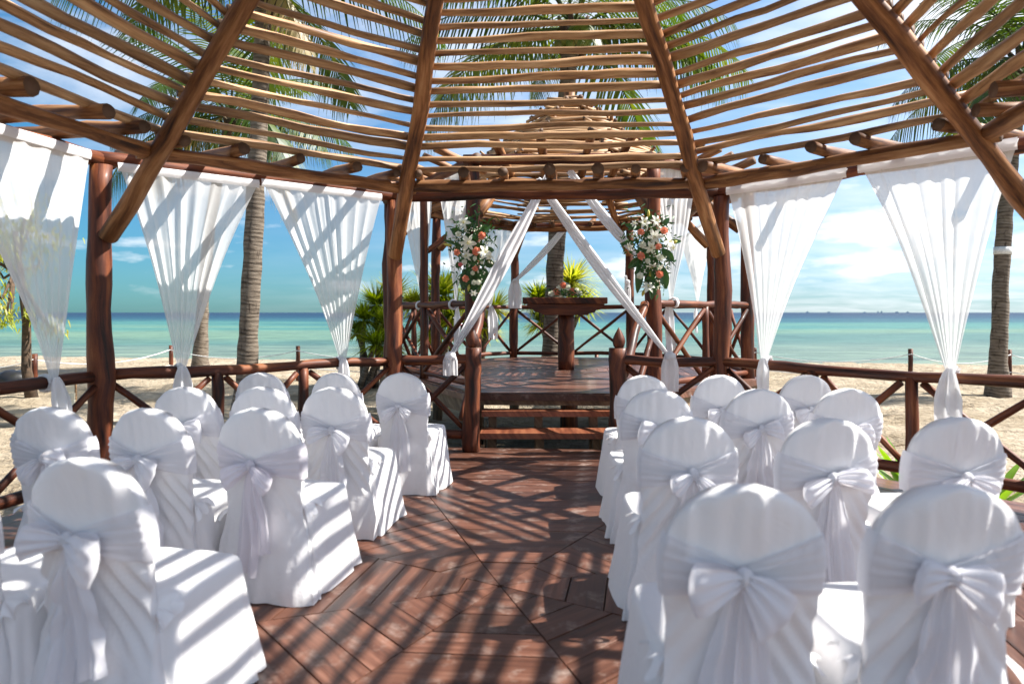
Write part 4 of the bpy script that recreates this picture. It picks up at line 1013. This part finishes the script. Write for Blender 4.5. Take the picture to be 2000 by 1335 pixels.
spray('flower spray of lilies and coral roses on the right altar post', px(1265, 500, dR), 1200, 400, 6.067, dR,
      [(355, 205, 75), (490, 190, 75), (480, 375, 98), (430, 505, 82), (650, 440, 85, (.7, -1, .3)), (440, 715, 72, (0, -.4, -1)), (400, 975, 85, (0, -.8, .5)), (185, 490, 62, (-1, -.4, -.4)), (235, 220, 42), (690, 505, 50, (.6, -1, -.4)), (540, 740, 40, (.2, -1, -.6))],
      [(315, 322, 44), (590, 305, 48), (520, 495, 42), (315, 605, 52), (535, 822, 46)],
      [(335, 475, 42), (545, 625, 46), (397, 665, 32), (305, 840, 44), (560, 375, 20)],
      [(300, 290, 140, 235, 30), (560, 260, 640, 165, 26), (640, 440, 780, 432, 24), (560, 520, 690, 655, 42), (330, 610, 175, 735, 42), (290, 660, 270, 1010, 44), (540, 700, 605, 970, 50), (465, 780, 462, 1060, 38), (240, 430, 80, 462, 20), (430, 990, 440, 1110, 26), (420, 200, 380, 60, 22)],
      [(420, 285), (310, 390), (215, 375), (540, 260), (470, 600), (380, 780), (530, 960), (560, 700)], 5, buds=[(400, 150, 405, 55), (425, 780, 425, 890), (330, 1080, 355, 1000), (700, 450, 745, 425)],
      zone=[(420, 400, 130, 150, 420), (420, 680, 80, 130, 260), (430, 900, 60, 60, 90)])
dL = 7.86
spray('flower spray of lilies and coral roses on the left altar post, beside the broad sash', px(925, 500, dL), 850, 390, 5.807, dL,
      [(325, 268, 82), (370, 490, 98), (360, 630, 72), (560, 600, 88, (.6, -1, .2)), (435, 1055, 48, (0, -1, -.6)), (610, 640, 50, (.5, -1, -.5))],
      [(530, 405, 48), (465, 582, 50), (245, 597, 38), (455, 780, 34), (345, 895, 42)],
      [(262, 390, 36), (330, 710, 36), (450, 662, 26), (425, 830, 26), (440, 938, 32), (492, 935, 32), (530, 712, 18)],
      [(300, 400, 195, 335, 40), (500, 370, 612, 300, 44), (300, 520, 115, 465, 18), (560, 690, 668, 745, 40), (560, 560, 660, 575, 26), (290, 560, 205, 560, 40), (350, 780, 320, 1010, 40), (540, 760, 575, 960, 44), (400, 330, 400, 205, 40), (290, 720, 240, 765, 30), (450, 960, 450, 1140, 34), (400, 340, 360, 170, 14)],
      [(450, 350), (260, 470), (560, 480), (430, 740), (540, 820), (350, 360), (620, 690)], 8, pink=[(287, 735, 28)], buds=[(190, 520, 90, 500), (385, 960, 375, 1040), (600, 690, 625, 700)],
      zone=[(410, 430, 110, 140, 420), (400, 700, 90, 120, 320), (440, 930, 60, 90, 160), (500, 900, 25, 90, 60)])
# centrepiece on the altar table
dA = 10.86; root = thing('flower_centrepiece', (px(1110, 570, dA).x, dA, 1.655), 'small centrepiece of coral and white roses lying on the altar table', 'flower arrangement')
r_ = random.Random(4)
for (x, y, r, m_, nm) in ((1088, 570, 6.2, 'petal_coral', 'coral_rose'), (1100, 557, 5.5, 'petal_coral', 'coral_rose'), (1118, 569, 6.2, 'petal_coral', 'coral_rose'), (1098, 571, 5.5, 'petal_white', 'white_rose'), (1093, 562, 5, 'petal_white', 'white_rose'), (1109, 561, 5, 'petal_white', 'white_rose'), (1131, 573, 5.2, 'petal_white', 'white_rose'), (1077, 573, 5.2, 'petal_white', 'white_rose'), (1126, 567, 4.5, 'petal_white', 'white_rose'), (1105, 575, 4, 'petal_white', 'white_rose')):
    mb = MB(); rose(mb, px(x, y, dA), Vector((r_.uniform(-.3, .3), -1, .5)).normalized(), 1.35 * r / 1333 * dA, 0, r_); mb.build(nm, M[m_], root)
mb = MB()
for i in range(130):
    q = px(r_.gauss(1105, 15), r_.uniform(566, 579), dA + r_.uniform(-.08, .12)); a = r_.uniform(0, 6.28); leaflet(mb, q, Vector((math.cos(a), r_.uniform(-.6, .3), abs(math.sin(a)) * .7)).normalized(), r_.uniform(.04, .09), .011, .3, Vector((0, -1, 0)))
mb.build('filler_greenery', M['dark_leaf'], root, kind='stuff')

# ------------------------------------------------------------------ beach odds and ends
RP = [(-150, 14.8), (68, 15.0), (334, 18.6), (582, 18.0), (880, 17.5), (1165, 16.6), (1474, 17.8), (1778, 16.2), (1971, 16.4), (2200, 16.5)]
tops = []
for i, (x, d) in enumerate(RP):
    X = (x - 1000) / 1333.33 * d; z = gz(X, d); lab = ['red-brown rope post left of the first curtain knot', 'red-brown rope post at the foot of the dark tree', 'rope post just left of the second curtain knot', 'rope post above the left rail, between palm and third curtain', 'rope post hidden among the altar curtains', 'rope post seen under the altar rail', 'rope post beside the platform corner right of the altar', 'rope post between the two right curtains', 'rope post just right of the banded palm', 'rope post beyond the right edge'][i]
    r2 = .055; root = thing('rope_post', (X, d, z), lab, 'post', 'rope posts along the beach')
    log('post_stem', (X, d, z - .2), (X, d, z + .92), .055 if d < 17 else .06, .052, M['post_wood'], root, wob=.01, seg=4, sides=10)
    tops.append(Vector((X, d - .05, z + .80)))
rope_root = thing('rope_fence', tops[0], 'slack white ropes strung between the red-brown posts on the beach', 'rope')
for dz, sg in ((0, .22), (-.42, .12)):
    for i in range(len(tops) - 1):
        a, b = tops[i] + Vector((0, 0, dz)), tops[i + 1] + Vector((0, 0, dz)); P = [a.lerp(b, k / 16) - Vector((0, 0, 4 * sg * (k / 16) * (1 - k / 16))) for k in range(17)]
        mb = MB(); tube(mb, P, .012, 6, True); mb.build('rope', M['rope'], rope_root)

# slatted cream board with small lettering
sx, sd = px(130, 730, 12.6).x, 12.6; zb_ = gz(sx, sd); root = thing('slatted_sign', (sx, sd, zb_), 'small cream slatted board with dark marks on top, near the big left post', 'sign')
for i in range(5):
    mb = MB(); mb.box((sx, sd + .02 * i, zb_ + .06 + .115 * i), (.155 - .012 * i, .012, .052)); mb.build('slat', M['cream_paint'], root, smooth=False)
for s_ in (-1, 1):
    mb = MB(); mb.box((sx + s_ * .13, sd + .06, zb_ + .30), (.014, .012, .30)); mb.build('leg', M['lath_wood'], root, smooth=False)
mb = MB()
for qx, qz, w, h in ((-.07, .0, .018, .004), (-.058, -.014, .006, .014), (-.075, .014, .014, .004), (-.02, .004, .016, .005), (-.028, -.012, .006, .010), (.03, .012, .016, .004), (.022, -.004, .004, .014), (.040, -.004, .004, .014)):
    mb.box((sx + qx, sd + .066, zb_ + .52 + qz), (w, .002, h))
mb.build('lettering', M['sign_ink'], root, smooth=False)

# dark inflatable ring lying by the tree (black, speckled) and two sun lounger backs
bx_ = px(26, 735, 15.6); bz = gz(bx_.x, 15.6); root = thing('black_float', (bx_.x, 15.6, bz), 'bulky black tarpaulin-like bundle on the sand at the far left edge', 'bundle')
mb = MB(); G = []
for i in range(13):
    v = i / 12; row = []
    for j in range(16):
        a = 2 * math.pi * j / 16; q = math.sin(math.pi * v) ** .5 * (1 + .25 * noise.noise(Vector((math.cos(a) * 2, math.sin(a) * 2, v * 4)))); row.append((bx_.x - .42 + .84 * v, 15.6 + math.cos(a) * .30 * q, bz + .26 + math.sin(a) * .26 * q))
    G.append(row)
mb.grid(G, close_u=True); mb.build('bundle_cover', M['black_plastic'], root)
mb = MB()
for i in range(9):
    q = Vector((bx_.x + R.uniform(-.3, .35), 15.3 + R.uniform(-.02, .02), bz + R.uniform(.08, .4))); mb.box(q, (.014, .012, .014))
mb.build('speckle', M['rope'], root, kind='stuff')

# folded beach umbrella and a seated bather behind the bushes, tiny in the picture
uu = px(883, 655, 22.0); uz = gz(uu.x, 22); root = thing('beach_umbrella', (uu.x, 22, uz), 'small red and white striped beach umbrella behind the altar curtains', 'umbrella')
mb = MB(); tube(mb, [Vector((uu.x, 22, uz)), Vector((uu.x, 22, uz + 1.75))], .02, 6, True); mb.build('pole', M['rope'], root)
for k in range(4):
    mb = MB(); r0, r1 = .05 + .13 * k, .05 + .13 * (k + 1); z0, z1 = uz + 1.78 - .07 * k, uz + 1.78 - .07 * (k + 1)
    mb.grid([[(uu.x + r * math.cos(j * math.pi / 8), 22 + r * math.sin(j * math.pi / 8), z) for j in range(16)] for r, z in ((r0, z0), (r1, z1))], close_u=True); mb.build('canopy_band', M['red_cloth'] if k % 2 else M['rope'], root)
# far ships and rigs on the horizon
for x, w, h, lab in ((1577, 6, 4.5, 'faint far ship leftmost on the right horizon'), (1619, 6, 3.2, 'faint far ship, second from the left on the right horizon'), (1689, 4, 2.6, 'small faint far ship on the horizon left of the tower cluster'), (1715, 3, 5.0, 'left tower of the faint cluster on the horizon'), (1722, 4, 5.5, 'tallest tower of the faint cluster on the horizon'), (1752, 7, 3.2, 'faint low far ship right of the tower cluster'), (1773, 6, 3.4, 'faint far ship rightmost on the horizon, by the wide curtain')):
    d = 9000; X = (x - 1000) / 1333.33 * d; k = d / 1333.33; root = thing('distant_ship', (X, d, -1), lab, 'ship', 'faint shapes on the horizon')
    mb = MB(); mb.poly([(X - w * k / 2, d, -1), (X + w * k / 2, d, -1), (X + w * k / 2.4, d, 1.1 * k + 1), (X - w * k / 2.1, d, .8 * k + 1)]); mb.box((X, d + 6, 1), (w * k * .45, 5, k)); mb.build('hull', M['far_haze'], root, smooth=False)
    mb = MB(); mb.box((X + .4 * k, d + 6, 1 + h * k * .3), (w * k * .12, 4, h * k * .3)); mb.build('superstructure', M['far_haze'], root, smooth=False)
